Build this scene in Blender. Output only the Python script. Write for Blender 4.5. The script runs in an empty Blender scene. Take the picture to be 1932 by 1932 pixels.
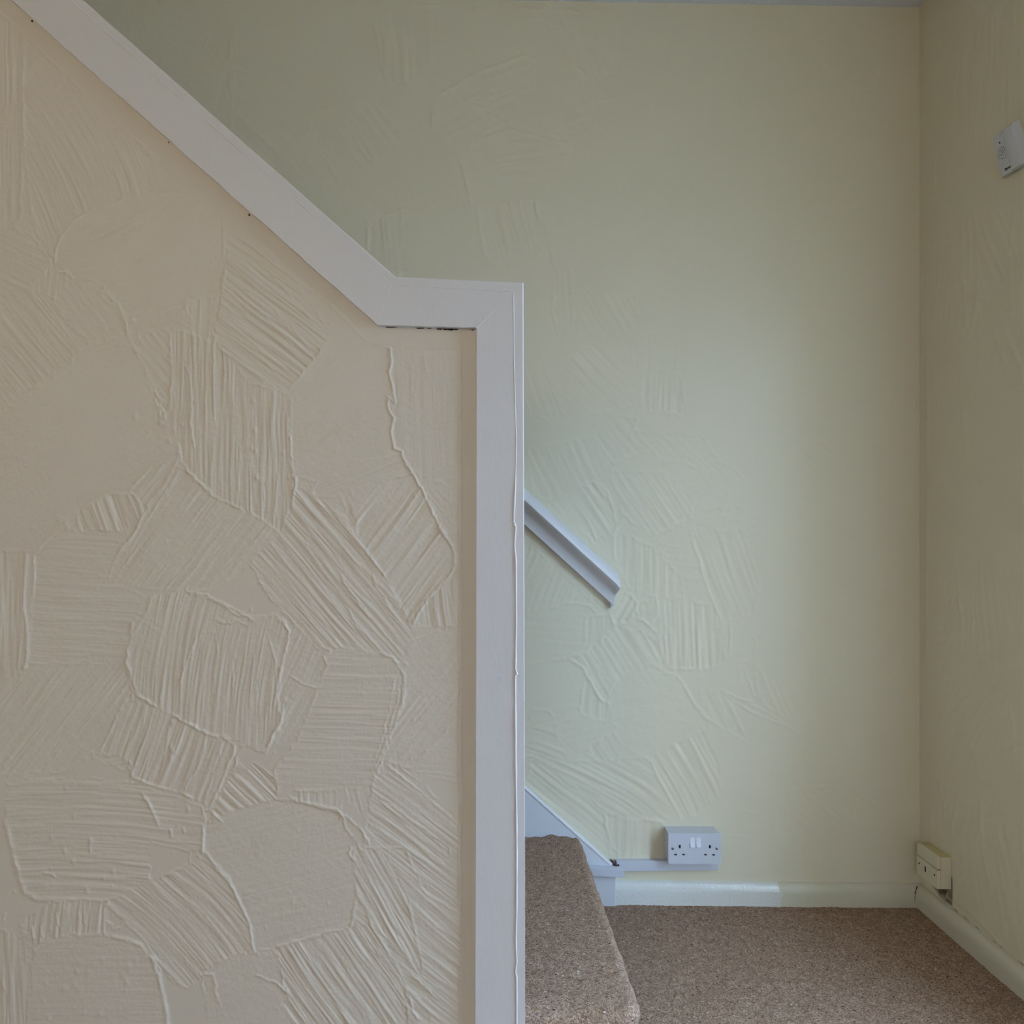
import bpy, bmesh, math, random
import numpy as np
from mathutils import Vector, Matrix

# ------------------------------------------------------------------ camera, sky, exposure
scene = bpy.context.scene
F = 1350.0                 # focal length in photo pixels (1932 px wide)
VX, VY = 875.0, 966.0      # vanishing point of the depth lines
EYE = 1.108                # camera height above the carpet
YP = 1.200                 # front face of the stair partition
YB = 2.030                 # face of the back wall
XR = 1.293                 # face of the right-hand wall
XL = -1.80                 # wall opposite it, out of the picture
CEIL = 2.5606
DOOR0, DOOR1, DOORH = 0.52, 1.30, 2.02   # glazed front door in the right-hand wall, beside the camera

cam_d = bpy.data.cameras.new('camera')
cam_d.sensor_width = 36.0
cam_d.lens = 36.0 * F / 1932.0
cam_d.shift_x = (966.0 - VX) / 1932.0
cam_d.clip_start = 0.02
cam = bpy.data.objects.new('camera', cam_d)
cam.location = (0, 0, EYE)
cam.rotation_euler = (math.radians(90), 0, 0)
scene.collection.objects.link(cam)
scene.camera = cam

vs = scene.view_settings
vs.view_transform = 'Standard'
vs.look = 'None'
vs.exposure = 0.06
vs.gamma = 1.0
vs.use_curve_mapping = False

SKY = 32.7
world = bpy.data.worlds.new('sky')
scene.world = world
world.use_nodes = True
wn = world.node_tree.nodes
wl_ = world.node_tree.links
bg = wn['Background']
wtc = wn.new('ShaderNodeTexCoord')
wsep = wn.new('ShaderNodeSeparateXYZ')
wramp = wn.new('ShaderNodeValToRGB')
wl_.new(wtc.outputs['Generated'], wsep.inputs[0])
wl_.new(wsep.outputs['Z'], wramp.inputs[0])
wramp.color_ramp.elements[0].position = 0.0
wramp.color_ramp.elements[0].color = (0.158, 0.232, 0.328, 1)   # overcast: three times darker at the horizon than overhead
wramp.color_ramp.elements[1].position = 1.0
wramp.color_ramp.elements[1].color = (0.475, 0.695, 0.985, 1)
wl_.new(wramp.outputs[0], bg.inputs['Color'])
bg.inputs['Strength'].default_value = SKY


def portal(name, loc, rot, sx, sy):
    d = bpy.data.lights.new(name, 'AREA')
    d.shape = 'RECTANGLE'
    d.size, d.size_y = sx, sy
    d.cycles.is_portal = True
    o = bpy.data.objects.new(name, d)
    o.location = loc
    o.rotation_euler = rot
    scene.collection.objects.link(o)


portal('door_daylight', (XR + 0.10, (DOOR0 + DOOR1) / 2, 1.02), (0, math.radians(90), 0), 2.0, 0.74)
portal('fill_daylight', (-0.6, -2.62, 1.55), (math.radians(-90), 0, 0), 0.86, 0.72)  # daylight of the unseen window behind the camera, sized as fill

# warm fill light added behind the camera, not a known lamp
FILL = 19.5
ld = bpy.data.lights.new('warm_fill', 'POINT')
ld.energy = FILL
ld.color = (1.0, 0.70, 0.24)
ld.shadow_soft_size = 0.22
lo = bpy.data.objects.new('warm_fill', ld)
lo.location = (-1.2, -1.5, 1.9)
scene.collection.objects.link(lo)

# ------------------------------------------------------------------ helpers
C = scene.collection


def PX(px, py, Y):
    """point at depth Y that the photograph shows at px, py -> X, Z"""
    return ((px - VX) * Y / F, EYE - (py - VY) * Y / F)


def srgb(r, g, b):
    f = lambda c: (c / 255.0 / 12.92) if c / 255.0 <= 0.04045 else ((c / 255.0 + 0.055) / 1.055) ** 2.4
    return (f(r), f(g), f(b), 1.0)


def tag(o, label, cat=None, kind=None, group=None):
    o['label'] = label
    if cat:
        o['category'] = cat
    if kind:
        o['kind'] = kind
    if group:
        o['group'] = group
    return o


def empty(name, loc, label, cat, group=None):
    o = bpy.data.objects.new(name, None)
    o.location = loc
    o.empty_display_size = 0.05
    C.objects.link(o)
    return tag(o, label, cat, None, group)


def obj(name, bm, mat, parent=None, smooth=None, origin=(0, 0, 0)):
    me = bpy.data.meshes.new(name)
    bmesh.ops.recalc_face_normals(bm, faces=bm.faces[:])
    if smooth is not None:
        for f in bm.faces:
            f.smooth = True
        for e in bm.edges:
            e.smooth = not (len(e.link_faces) == 2 and e.calc_face_angle(0) > math.radians(smooth))
    else:
        for f in bm.faces:
            f.smooth = False
    bm.to_mesh(me)
    bm.free()
    me.materials.append(mat)
    o = bpy.data.objects.new(name, me)
    C.objects.link(o)
    if parent is not None:
        o.parent = parent
        o.matrix_parent_inverse = Matrix.Identity(4)
    return o


def add_box(bm, x0, x1, y0, y1, z0, z1, bev=0.0, seg=2):
    r = bmesh.ops.create_cube(bm, size=1.0)
    vs_ = r['verts']
    for v in vs_:
        v.co = Vector(((x0 + x1) / 2 + v.co.x * (x1 - x0), (y0 + y1) / 2 + v.co.y * (y1 - y0), (z0 + z1) / 2 + v.co.z * (z1 - z0)))
    if bev > 0:
        es = list({e for v in vs_ for e in v.link_edges})
        bmesh.ops.bevel(bm, geom=es, offset=bev, segments=seg, profile=0.5, affect='EDGES', clamp_overlap=True)
    return bm


def box(x0, x1, y0, y1, z0, z1, bev=0.0, seg=2):
    return add_box(bmesh.new(), x0, x1, y0, y1, z0, z1, bev, seg)


def add_prism(bm, pts, y0, y1, bev=0.0, seg=2, only=None):
    """polygon pts (X, Z) extruded from y0 (front) to y1 (rear)"""
    a = [bm.verts.new((x, y0, z)) for x, z in pts]
    b = [bm.verts.new((x, y1, z)) for x, z in pts]
    n = len(pts)
    fr = bm.faces.new(a)
    bm.faces.new(b[::-1])
    for i in range(n):
        bm.faces.new((a[i], b[i], b[(i + 1) % n], a[(i + 1) % n]))
    if bev > 0:
        es = list(fr.edges)
        if only is not None:       # bevel just the edges that start at these corner numbers
            es = [bm.edges.get((a[i], a[(i + 1) % n])) for i in only]
        bmesh.ops.bevel(bm, geom=es, offset=bev, segments=seg, profile=0.5, affect='EDGES', clamp_overlap=True)
    return bm


def prism(pts, y0, y1, bev=0.0, seg=2, only=None):
    return add_prism(bmesh.new(), pts, y0, y1, bev, seg, only)


def add_tube(bm, pts, r, n=8):
    rings = []
    for i, p in enumerate(pts):
        p = Vector(p)
        a = Vector(pts[max(i - 1, 0)])
        b = Vector(pts[min(i + 1, len(pts) - 1)])
        t = (b - a).normalized()
        m3 = [abs(Vector(pts[-1])[q] - Vector(pts[0])[q]) for q in range(3)]
        u = t.cross(Vector((0, 1, 0)) if m3[1] <= max(m3[0], m3[2]) else Vector((0, 0, 1)))
        u.normalize()
        w = t.cross(u)
        rr = r[i] if isinstance(r, (list, tuple)) else r
        rings.append([bm.verts.new(p + (u * math.cos(2 * math.pi * k / n) + w * math.sin(2 * math.pi * k / n)) * rr) for k in range(n)])
    for a, b in zip(rings, rings[1:]):
        for k in range(n):
            bm.faces.new((a[k], a[(k + 1) % n], b[(k + 1) % n], b[k]))
    bm.faces.new(rings[0][::-1])
    bm.faces.new(rings[-1])
    return bm


# ------------------------------------------------------------------ materials
def new_mat(name):
    m = bpy.data.materials.new(name)
    m.use_nodes = True
    nt = m.node_tree
    return m, nt, nt.nodes['Principled BSDF']


def paint(name, col, rough=0.5, spec=0.4, vary=0.03, bump=0.0, bscale=300.0, stain=None, aniso=None):
    """painted surface: slight tone mottling, fine roller / brush relief, optional 'stain' attribute"""
    m, nt, p = new_mat(name)
    N, L = nt.nodes, nt.links
    tc = N.new('ShaderNodeTexCoord')
    no = N.new('ShaderNodeTexNoise')
    no.inputs['Scale'].default_value = 5.0
    no.inputs['Detail'].default_value = 4.0
    L.new(tc.outputs['Object'], no.inputs['Vector'])
    mix = N.new('ShaderNodeMix')
    mix.data_type = 'RGBA'
    mix.inputs['A'].default_value = tuple(c * (1 - vary) for c in col[:3]) + (1,)
    mix.inputs['B'].default_value = tuple(min(1, c * (1 + vary)) for c in col[:3]) + (1,)
    L.new(no.outputs['Fac'], mix.inputs['Factor'])
    out = mix.outputs['Result']
    if stain is not None:
        at = N.new('ShaderNodeAttribute')
        at.attribute_name = 'stain'
        m2 = N.new('ShaderNodeMix')
        m2.data_type = 'RGBA'
        m2.inputs['B'].default_value = stain
        L.new(out, m2.inputs['A'])
        L.new(at.outputs['Fac'], m2.inputs['Factor'])
        out = m2.outputs['Result']
    L.new(out, p.inputs['Base Color'])
    p.inputs['Roughness'].default_value = rough
    p.inputs['Specular IOR Level'].default_value = spec
    if bump > 0:
        nb = N.new('ShaderNodeTexNoise')
        nb.inputs['Scale'].default_value = bscale
        nb.inputs['Detail'].default_value = 3.0
        src = tc.outputs['Object']
        if aniso is not None:
            mp = N.new('ShaderNodeMapping')
            mp.inputs['Scale'].default_value = aniso
            L.new(src, mp.inputs['Vector'])
            src = mp.outputs['Vector']
        L.new(src, nb.inputs['Vector'])
        bp = N.new('ShaderNodeBump')
        bp.inputs['Strength'].default_value = 1.0
        bp.inputs['Distance'].default_value = bump
        L.new(nb.outputs['Fac'], bp.inputs['Height'])
        L.new(bp.outputs['Normal'], p.inputs['Normal'])
    return m


M = {}
M['partition'] = paint('magnolia_paint', srgb(224, 215, 202), 0.5, 0.4, 0.012, 0.00012, 420.0)
M['cream'] = paint('cream_paint', srgb(229, 221, 197), 0.42, 0.5, 0.012, 0.00015, 330.0)
M['cream_r'] = paint('cream_paint_right', srgb(224, 215, 190), 0.5, 0.4, 0.015, 0.00015, 330.0, stain=srgb(84, 70, 62))
M['gloss'] = paint('white_gloss_paint', srgb(224, 223, 226), 0.38, 0.45, 0.012, 0.00018, 60.0, aniso=(4, 1, 1))
M['satin'] = paint('white_satin_paint', srgb(218, 221, 227), 0.45, 0.4, 0.012, 0.0001, 200.0)
M['skirting'] = paint('skirting_gloss', srgb(226, 227, 222), 0.13, 0.5, 0.03, 0.0014, 110.0)
M['skirting_r'] = paint('skirting_cream_gloss', srgb(214, 209, 190), 0.32, 0.45, 0.04, 0.0004, 90.0)
M['ceiling'] = paint('ceiling_white', srgb(222, 226, 230), 0.8, 0.2, 0.02, 0.0015, 90.0)
M['plastic'] = paint('white_plastic', srgb(207, 211, 221), 0.3, 0.5, 0.006)
M['plastic_l'] = paint('bright_white_plastic', srgb(228, 232, 242), 0.28, 0.5, 0.006)
M['ivory'] = paint('ivory_plastic', srgb(222, 216, 190), 0.35, 0.5, 0.01)
M['ivory_d'] = paint('yellowed_plastic', srgb(206, 192, 140), 0.4, 0.45, 0.02)
M['grey_plastic'] = paint('grey_white_plastic', srgb(206, 208, 214), 0.4, 0.45, 0.01)
M['dark'] = paint('dark_slot', srgb(40, 36, 40), 0.7, 0.2, 0.05)
M['dirt'] = paint('dirt_gap', srgb(64, 52, 44), 0.9, 0.1, 0.2)
M['brown_cable'] = paint('brown_cable', srgb(84, 62, 58), 0.5, 0.3, 0.1)
M['plaster_hole'] = paint('bare_plaster', srgb(92, 76, 68), 0.9, 0.1, 0.3, 0.003, 150.0)
M['ink'] = paint('dark_print', srgb(46, 46, 48), 0.5, 0.3, 0.05)
M['back'] = paint('far_plain_paint', srgb(226, 218, 200), 0.7, 0.2, 0.02)
M['ground'] = paint('paving_ground', srgb(150, 148, 142), 0.9, 0.1, 0.1)

nt = M['skirting'].node_tree
p = nt.nodes['Principled BSDF']
old = p.inputs['Base Color'].links[0].from_socket
tc = nt.nodes.new('ShaderNodeTexCoord')
sx = nt.nodes.new('ShaderNodeSeparateXYZ')
nz_ = nt.nodes.new('ShaderNodeTexNoise')
nz_.inputs['Scale'].default_value = 40.0
ad = nt.nodes.new('ShaderNodeMath')
ad.operation = 'MULTIPLY_ADD'
ad.inputs[1].default_value = 0.05
gt = nt.nodes.new('ShaderNodeMath')
gt.operation = 'GREATER_THAN'
gt.inputs[1].default_value = (1474 - VX) * (YB - .02) / F + 0.025
mxp = nt.nodes.new('ShaderNodeMix')
mxp.data_type = 'RGBA'
mxp.inputs['B'].default_value = srgb(214, 209, 188)
rg = nt.nodes.new('ShaderNodeMath')
rg.operation = 'MULTIPLY_ADD'
rg.inputs[1].default_value = 0.25
rg.inputs[2].default_value = 0.13
nt.links.new(tc.outputs['Object'], sx.inputs[0])
nt.links.new(tc.outputs['Object'], nz_.inputs['Vector'])
nt.links.new(nz_.outputs['Fac'], ad.inputs[0])
nt.links.new(sx.outputs['X'], ad.inputs[2])
nt.links.new(ad.outputs[0], gt.inputs[0])
nt.links.new(gt.outputs[0], mxp.inputs['Factor'])
nt.links.new(old, mxp.inputs['A'])
nt.links.new(mxp.outputs['Result'], p.inputs['Base Color'])
nt.links.new(gt.outputs[0], rg.inputs[0])
nt.links.new(rg.outputs[0], p.inputs['Roughness'])

m, nt, p = new_mat('steel_screw')
p.inputs['Base Color'].default_value = srgb(150, 152, 156)
p.inputs['Metallic'].default_value = 1.0
p.inputs['Roughness'].default_value = 0.22
M['steel'] = m

m, nt, p = new_mat('window_glass')
nt.nodes.remove(p)
tr = nt.nodes.new('ShaderNodeBsdfTransparent')
gl = nt.nodes.new('ShaderNodeBsdfGlossy')
gl.inputs['Roughness'].default_value = 0.02
mx = nt.nodes.new('ShaderNodeMixShader')
mx.inputs[0].default_value = 0.06
nt.links.new(tr.outputs[0], mx.inputs[1])
nt.links.new(gl.outputs[0], mx.inputs[2])
nt.links.new(mx.outputs[0], nt.nodes['Material Output'].inputs['Surface'])
M['glass'] = m


def carpet_mat():
    m, nt, p = new_mat('twist_pile_carpet')
    N, L = nt.nodes, nt.links
    tc = N.new('ShaderNodeTexCoord')
    # individual tufts
    v1 = N.new('ShaderNodeTexVoronoi')
    v1.inputs['Scale'].default_value = 420.0
    L.new(tc.outputs['Object'], v1.inputs['Vector'])
    sep = N.new('ShaderNodeSeparateColor')
    L.new(v1.outputs['Color'], sep.inputs[0])
    r1 = N.new('ShaderNodeValToRGB')
    e = r1.color_ramp.elements
    e[0].position, e[0].color = 0.0, srgb(122, 97, 81)
    e[1].position, e[1].color = 1.0, srgb(205, 181, 159)
    for pos, c in ((0.22, srgb(152, 126, 107)), (0.55, srgb(173, 146, 125)), (0.8, srgb(183, 157, 136))):
        k = e.new(pos)
        k.color = c
    L.new(sep.outputs[0], r1.inputs[0])
    # broader mottling
    n2 = N.new('ShaderNodeTexNoise')
    n2.inputs['Scale'].default_value = 60.0
    n2.inputs['Detail'].default_value = 5.0
    L.new(tc.outputs['Object'], n2.inputs['Vector'])
    mm = N.new('ShaderNodeMix')
    mm.data_type = 'RGBA'
    mm.blend_type = 'MULTIPLY'
    mm.inputs['Factor'].default_value = 1.0
    r2 = N.new('ShaderNodeValToRGB')
    r2.color_ramp.elements[0].position, r2.color_ramp.elements[0].color = 0.3, (0.80, 0.78, 0.77, 1)
    r2.color_ramp.elements[1].position, r2.color_ramp.elements[1].color = 0.7, (1.08, 1.06, 1.04, 1)
    L.new(n2.outputs['Fac'], r2.inputs[0])
    L.new(r1.outputs[0], mm.inputs['A'])
    L.new(r2.outputs[0], mm.inputs['B'])
    # sparse coloured flecks: dark brown, rust and ochre strands
    v3 = N.new('ShaderNodeTexVoronoi')
    v3.inputs['Scale'].default_value = 130.0
    mp = N.new('ShaderNodeMapping')
    mp.inputs['Scale'].default_value = (0.75, 1.25, 1.0)
    L.new(tc.outputs['Object'], mp.inputs['Vector'])
    L.new(mp.outputs[0], v3.inputs['Vector'])
    s3 = N.new('ShaderNodeSeparateColor')
    L.new(v3.outputs['Color'], s3.inputs[0])
    gt = N.new('ShaderNodeMath')
    gt.operation = 'GREATER_THAN'
    gt.inputs[1].default_value = 0.88
    L.new(s3.outputs[0], gt.inputs[0])
    lt = N.new('ShaderNodeMath')
    lt.operation = 'LESS_THAN'
    lt.inputs[1].default_value = 0.26
    L.new(v3.outputs['Distance'], lt.inputs[0])
    mu = N.new('ShaderNodeMath')
    mu.operation = 'MULTIPLY'
    L.new(gt.outputs[0], mu.inputs[0])
    L.new(lt.outputs[0], mu.inputs[1])
    r3 = N.new('ShaderNodeValToRGB')
    r3.color_ramp.interpolation = 'CONSTANT'
    e = r3.color_ramp.elements
    e[0].position, e[0].color = 0.0, srgb(70, 50, 44)
    e[1].position, e[1].color = 0.45, srgb(120, 66, 48)
    for pos, c in ((0.62, srgb(156, 112, 66)), (0.78, srgb(218, 206, 194))):
        k = e.new(pos)
        k.color = c
    L.new(s3.outputs[1], r3.inputs[0])
    fm = N.new('ShaderNodeMix')
    fm.data_type = 'RGBA'
    L.new(mu.outputs[0], fm.inputs['Factor'])
    L.new(mm.outputs['Result'], fm.inputs['A'])
    L.new(r3.outputs[0], fm.inputs['B'])
    L.new(fm.outputs['Result'], p.inputs['Base Color'])
    p.inputs['Roughness'].default_value = 0.95
    p.inputs['Specular IOR Level'].default_value = 0.1
    p.inputs['Sheen Weight'].default_value = 0.0
    p.inputs['Sheen Roughness'].default_value = 0.5
    v4 = N.new('ShaderNodeTexVoronoi')
    v4.inputs['Scale'].default_value = 420.0
    L.new(tc.outputs['Object'], v4.inputs['Vector'])
    bp = N.new('ShaderNodeBump')
    bp.inputs['Strength'].default_value = 0.8
    bp.inputs['Distance'].default_value = 0.0026
    bp.invert = True
    L.new(v4.outputs['Distance'], bp.inputs['Height'])
    L.new(bp.outputs['Normal'], p.inputs['Normal'])
    return m


M['carpet'] = carpet_mat()

# ------------------------------------------------------------------ hand-trowelled relief (height fields in mm)
_rng = np.random.default_rng(11)
_TAB = _rng.random((16, 256, 256)).astype(np.float32) * 2 - 1


def vn(x, y, s=0):
    """smooth value noise, -1..1, unit cells"""
    T = _TAB[s % 16]
    x = np.asarray(x, np.float32) + 17.3 * s
    y = np.asarray(y, np.float32) + 9.1 * s
    xi = np.floor(x).astype(np.int32)
    yi = np.floor(y).astype(np.int32)
    fx = x - xi
    fy = y - yi
    fx = fx * fx * (3 - 2 * fx)
    fy = fy * fy * (3 - 2 * fy)
    x0, x1, y0, y1 = xi & 255, (xi + 1) & 255, yi & 255, (yi + 1) & 255
    a = T[y0, x0] * (1 - fx) + T[y0, x1] * fx
    b = T[y1, x0] * (1 - fx) + T[y1, x1] * fx
    return a * (1 - fy) + b * fy


def sstep(a, b, t):
    t = np.clip((t - a) / (b - a), 0, 1)
    return t * t * (3 - 2 * t)


class Relief:
    """trowel dabs and ridges laid one over the other on a grid; xs, ys are wall units, H is mm"""

    def __init__(s, xs, ys, minw, crisp=0.82):
        s.crisp = crisp
        s.xs = np.asarray(xs, np.float32)
        s.ys = np.asarray(ys, np.float32)
        s.H = np.zeros((len(ys), len(xs)), np.float32)
        s.minw = minw
        s.n = 0

    def win(s, pts, pad):
        p = np.asarray(pts, np.float32)
        i0, i1 = np.searchsorted(s.xs, [p[:, 0].min() - pad, p[:, 0].max() + pad])
        j0, j1 = np.searchsorted(s.ys, [p[:, 1].min() - pad, p[:, 1].max() + pad])
        if i1 - i0 < 2 or j1 - j0 < 2:
            return None
        X, Y = np.meshgrid(s.xs[i0:i1], s.ys[j0:j1])
        return slice(j0, j1), slice(i0, i1), X, Y

    def dab(s, pts, ang, wl=10, amp=0.12, base=0.0, rag=3.0, soft=3.0, k=0.0, edge=0.16, keep=0.12):
        s.n += 1
        wl *= 0.5 + 0.6 * s.crisp
        sd_ = s.n
        w = s.win(pts, 14)
        if w is None:
            return
        J, I, X, Y = w
        p = np.asarray(pts, np.float32)
        Xr = X + rag * vn(X / 11, Y / 11, sd_) + 0.5 * rag * vn(X / 5, Y / 5, sd_ + 3)
        Yr = Y + rag * vn(X / 11, Y / 11, sd_ + 1) + 0.5 * rag * vn(X / 5, Y / 5, sd_ + 4)
        d2 = np.full(X.shape, 1e9, np.float32)
        ins = np.zeros(X.shape, bool)
        n = len(p)
        for a in range(n):
            ax, ay = p[a]
            bx, by = p[(a + 1) % n]
            ex, ey = bx - ax, by - ay
            t = np.clip(((Xr - ax) * ex + (Yr - ay) * ey) / (ex * ex + ey * ey + 1e-6), 0, 1)
            d2 = np.minimum(d2, (Xr - ax - t * ex) ** 2 + (Yr - ay - t * ey) ** 2)
            if ay != by:
                c = ((ay > Yr) != (by > Yr)) & (Xr < (bx - ax) * (Yr - ay) / (by - ay) + ax)
                ins ^= c
        sd = np.sqrt(d2) * np.where(ins, 1, -1)
        mk = sstep(-soft, soft, sd)
        r = math.radians(ang)
        cx, cy = p.mean(0)
        al = (X - cx) * math.cos(r) + (Y - cy) * math.sin(r)
        ac = -(X - cx) * math.sin(r) + (Y - cy) * math.cos(r)
        ac = ac + 0.5 * k * al * al + 2.0 * vn(X / 70, Y / 70, sd_ + 5)
        w2, w3 = max(wl * 0.45, s.minw), max(wl * 0.22, s.minw)
        c = 0.40 * vn(ac / (wl * .85), al / (wl * 20), sd_) + 0.40 * vn(ac / w2, al / (w2 * 20), sd_ + 2) + 0.34 * vn(ac / w3, al / (w3 * 16), sd_ + 6)
        c = np.where(c > 0, c ** 1.0, c * 0.7)
        c = c * (0.75 + 0.5 * vn(X / 60, Y / 60, sd_ + 7))
        lump = 0.10 * vn(X / 24, Y / 24, sd_ + 8) + 0.05 * vn(X / 9, Y / 9, sd_ + 9)
        pit = 0.045 * vn(X / 3.8, Y / 3.8, sd_ + 12)
        hair = vn(ac / max(3.2, s.minw), al / 55, sd_ + 13) + 0.8 * vn(ac / 7, al / 120, sd_ + 14)
        new = base + 3.0 * amp * c + (0.015 + 0.42 * amp) * hair + lump * 0.9 + pit
        H = s.H[J, I]
        H[:] = H * (1 - mk * (1 - keep)) + new * mk * (1 - keep * 0)
        if edge:
            en = np.clip(0.45 + 0.9 * vn(X / 26, Y / 26, sd_ + 10) + 0.5 * vn(X / 7, Y / 7, sd_ + 11), 0, 2)
            H += 1.5 * edge * en * np.exp(-((sd + 1.0) / 3.0) ** 2)

    def ridge(s, pts, w=3.0, h=0.5, jag=1.6, step=0.0, taper=14.0, vary=0.6):
        s.n += 1
        sd_ = s.n
        w = w * s.crisp
        W = s.win(pts, 40 if step else 12 + w * 3)
        if W is None:
            return
        J, I, X, Y = W
        Xr = X + jag * vn(X / 9, Y / 9, sd_) + 0.6 * jag * vn(X / 4, Y / 4, sd_ + 2)
        Yr = Y + jag * vn(X / 9, Y / 9, sd_ + 1) + 0.6 * jag * vn(X / 4, Y / 4, sd_ + 3)
        best = np.full(X.shape, 1e9, np.float32)
        pos = np.zeros(X.shape, np.float32)
        side = np.zeros(X.shape, np.float32)
        L = 0.0
        for (ax, ay), (bx, by) in zip(pts, pts[1:]):
            ex, ey = bx - ax, by - ay
            ln = math.hypot(ex, ey) + 1e-6
            t = np.clip(((Xr - ax) * ex + (Yr - ay) * ey) / (ln * ln), 0, 1)
            d = (Xr - ax - t * ex) ** 2 + (Yr - ay - t * ey) ** 2
            up = d < best
            best = np.where(up, d, best)
            pos = np.where(up, L + t * ln, pos)
            side = np.where(up, np.sign((Xr - ax) * ey - (Yr - ay) * ex), side)
            L += ln
        d = np.sqrt(best)
        tp = sstep(-1, taper, pos) * sstep(-1, taper, L - pos)
        va = np.clip(1 + vary * vn(pos / 14, pos * 0 + sd_, sd_ + 4) + vary * 0.6 * vn(pos / 5, pos * 0, sd_ + 5), 0.15, 2)
        H = s.H[J, I]
        H += 0.75 * h * va * np.exp(-(d / w) ** 2) * tp
        if step:
            H += step * tp * np.where(side > 0, np.exp(-d / 14.0), 0)

    def blob(s, x, y, r, h):
        W = s.win([(x, y), (x + 0.1, y + 0.1)], r * 3)
        if W is None:
            return
        J, I, X, Y = W
        s.H[J, I] += h * np.exp(-(((X - x) ** 2 + ((Y - y) * 0.7) ** 2) / (r * r)))

    def flat(s, fn, level=0.0):
        """flatten where fn(X, Y) in 0..1"""
        X, Y = np.meshgrid(s.xs, s.ys)
        m_ = fn(X, Y)
        s.H = s.H * (1 - m_) + (level + 0.03 * vn(X / 30, Y / 30, 3)) * m_

    def random_dabs(s, n, seed, smin, smax, amp, vertical=False):
        R = random.Random(seed)
        x0, x1, y0, y1 = s.xs[0], s.xs[-1], s.ys[0], s.ys[-1]
        for _ in range(n):
            cx, cy = R.uniform(x0, x1), R.uniform(y0, y1)
            a, b = R.uniform(smin, smax), R.uniform(smin, smax) * 0.7
            th = math.radians(90 + R.gauss(0, 25)) if vertical else R.uniform(0, math.pi)
            pts = []
            m_ = 9
            for i in range(m_):
                q = 2 * math.pi * i / m_
                rr = R.uniform(0.8, 1.1)
                u, v = a * rr * math.cos(q), b * rr * math.sin(q)
                pts.append((cx + u * math.cos(th) - v * math.sin(th), cy + u * math.sin(th) + v * math.cos(th)))
            s.dab(pts, math.degrees(th) + R.gauss(0, 8), R.choice((7, 9, 12, 15)), amp * R.uniform(0.5, 1.2), 0, R.uniform(2, 5), 3, R.uniform(-0.003, 0.003), 0.14 * amp / 0.12)


def axis(segs):
    """segs: (start, end, step) ..."""
    out = []
    for a, b, st in segs:
        n = max(1, int(round((b - a) / st)))
        out += list(np.linspace(a, b, n, endpoint=False))
    out.append(segs[-1][1])
    return np.array(out, np.float64)


def grid_wall(name, rel, to_world, mat, keep=None, stain=None, solid=None, gain=2.0):
    """mesh from a Relief; to_world(x, y, h_metres) -> X, Y, Z arrays; solid: (verts, faces) of the wall's body"""
    nx, ny = len(rel.xs), len(rel.ys)
    X, Y = np.meshgrid(rel.xs, rel.ys)
    wx, wy, wz = to_world(X, Y, rel.H * 0.001 * gain)
    co = np.stack([np.broadcast_to(wx, X.shape), np.broadcast_to(wy, X.shape), np.broadcast_to(wz, X.shape)], -1).reshape(-1, 3).astype(np.float32)
    idx = np.arange(nx * ny).reshape(ny, nx)
    q = np.stack([idx[:-1, :-1], idx[1:, :-1], idx[1:, 1:], idx[:-1, 1:]], -1).reshape(-1, 4)
    if keep is not None:
        kk = keep((X[:-1, :-1] + X[1:, 1:]) / 2, (Y[:-1, :-1] + Y[1:, 1:]) / 2).reshape(-1)
        q = q[kk]
    st = np.zeros(nx * ny, np.float32) if stain is None else stain.reshape(-1).astype(np.float32)
    used = np.zeros(nx * ny, bool)
    used[q.reshape(-1)] = True
    remap = np.cumsum(used) - 1
    co, st, q = co[used], st[used], remap[q]
    sv, sf = solid if solid else ([], [])
    nb = len(co)
    if sv:
        co = np.concatenate([co, np.asarray(sv, np.float32)])
        st = np.concatenate([st, np.zeros(len(sv), np.float32)])
    loops = list(q.reshape(-1))
    loops = q.reshape(-1).astype(np.int32)
    starts = np.arange(len(q), dtype=np.int32) * 4
    ex = [v + nb for f in sf for v in f]
    es, k = [], len(loops)
    for f in sf:
        es.append(k)
        k += len(f)
    loops = np.concatenate([loops, np.asarray(ex, np.int32)])
    starts = np.concatenate([starts, np.asarray(es, np.int32)])
    me = bpy.data.meshes.new(name)
    me.vertices.add(len(co))
    me.vertices.foreach_set('co', co.reshape(-1))
    me.loops.add(len(loops))
    me.loops.foreach_set('vertex_index', loops)
    me.polygons.add(len(starts))
    me.polygons.foreach_set('loop_start', starts)
    sm = np.ones(len(starts), bool)
    if len(sf):
        sm[-len(sf):] = False
    me.update(calc_edges=True)
    me.polygons.foreach_set('use_smooth', sm)
    at = me.attributes.new('stain', 'FLOAT', 'POINT')
    at.data.foreach_set('value', st)
    me.validate()
    me.materials.append(mat)
    o = bpy.data.objects.new(name, me)
    C.objects.link(o)
    return o


def solid_prism(pts, y0, y1):
    n = len(pts)
    v = [(x, y0, z) for x, z in pts] + [(x, y1, z) for x, z in pts]
    f = [tuple(range(n))[::-1], tuple(range(n, 2 * n))] + [(i, (i + 1) % n, n + (i + 1) % n, n + i) for i in range(n)]
    return v, f


def solid_box(x0, x1, y0, y1, z0, z1):
    v = [(x, y, z) for z in (z0, z1) for y in (y0, y1) for x in (x0, x1)]
    f = [(0, 1, 3, 2), (4, 6, 7, 5), (0, 4, 5, 1), (2, 3, 7, 6), (0, 2, 6, 4), (1, 5, 7, 3)]
    return v, f


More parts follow.
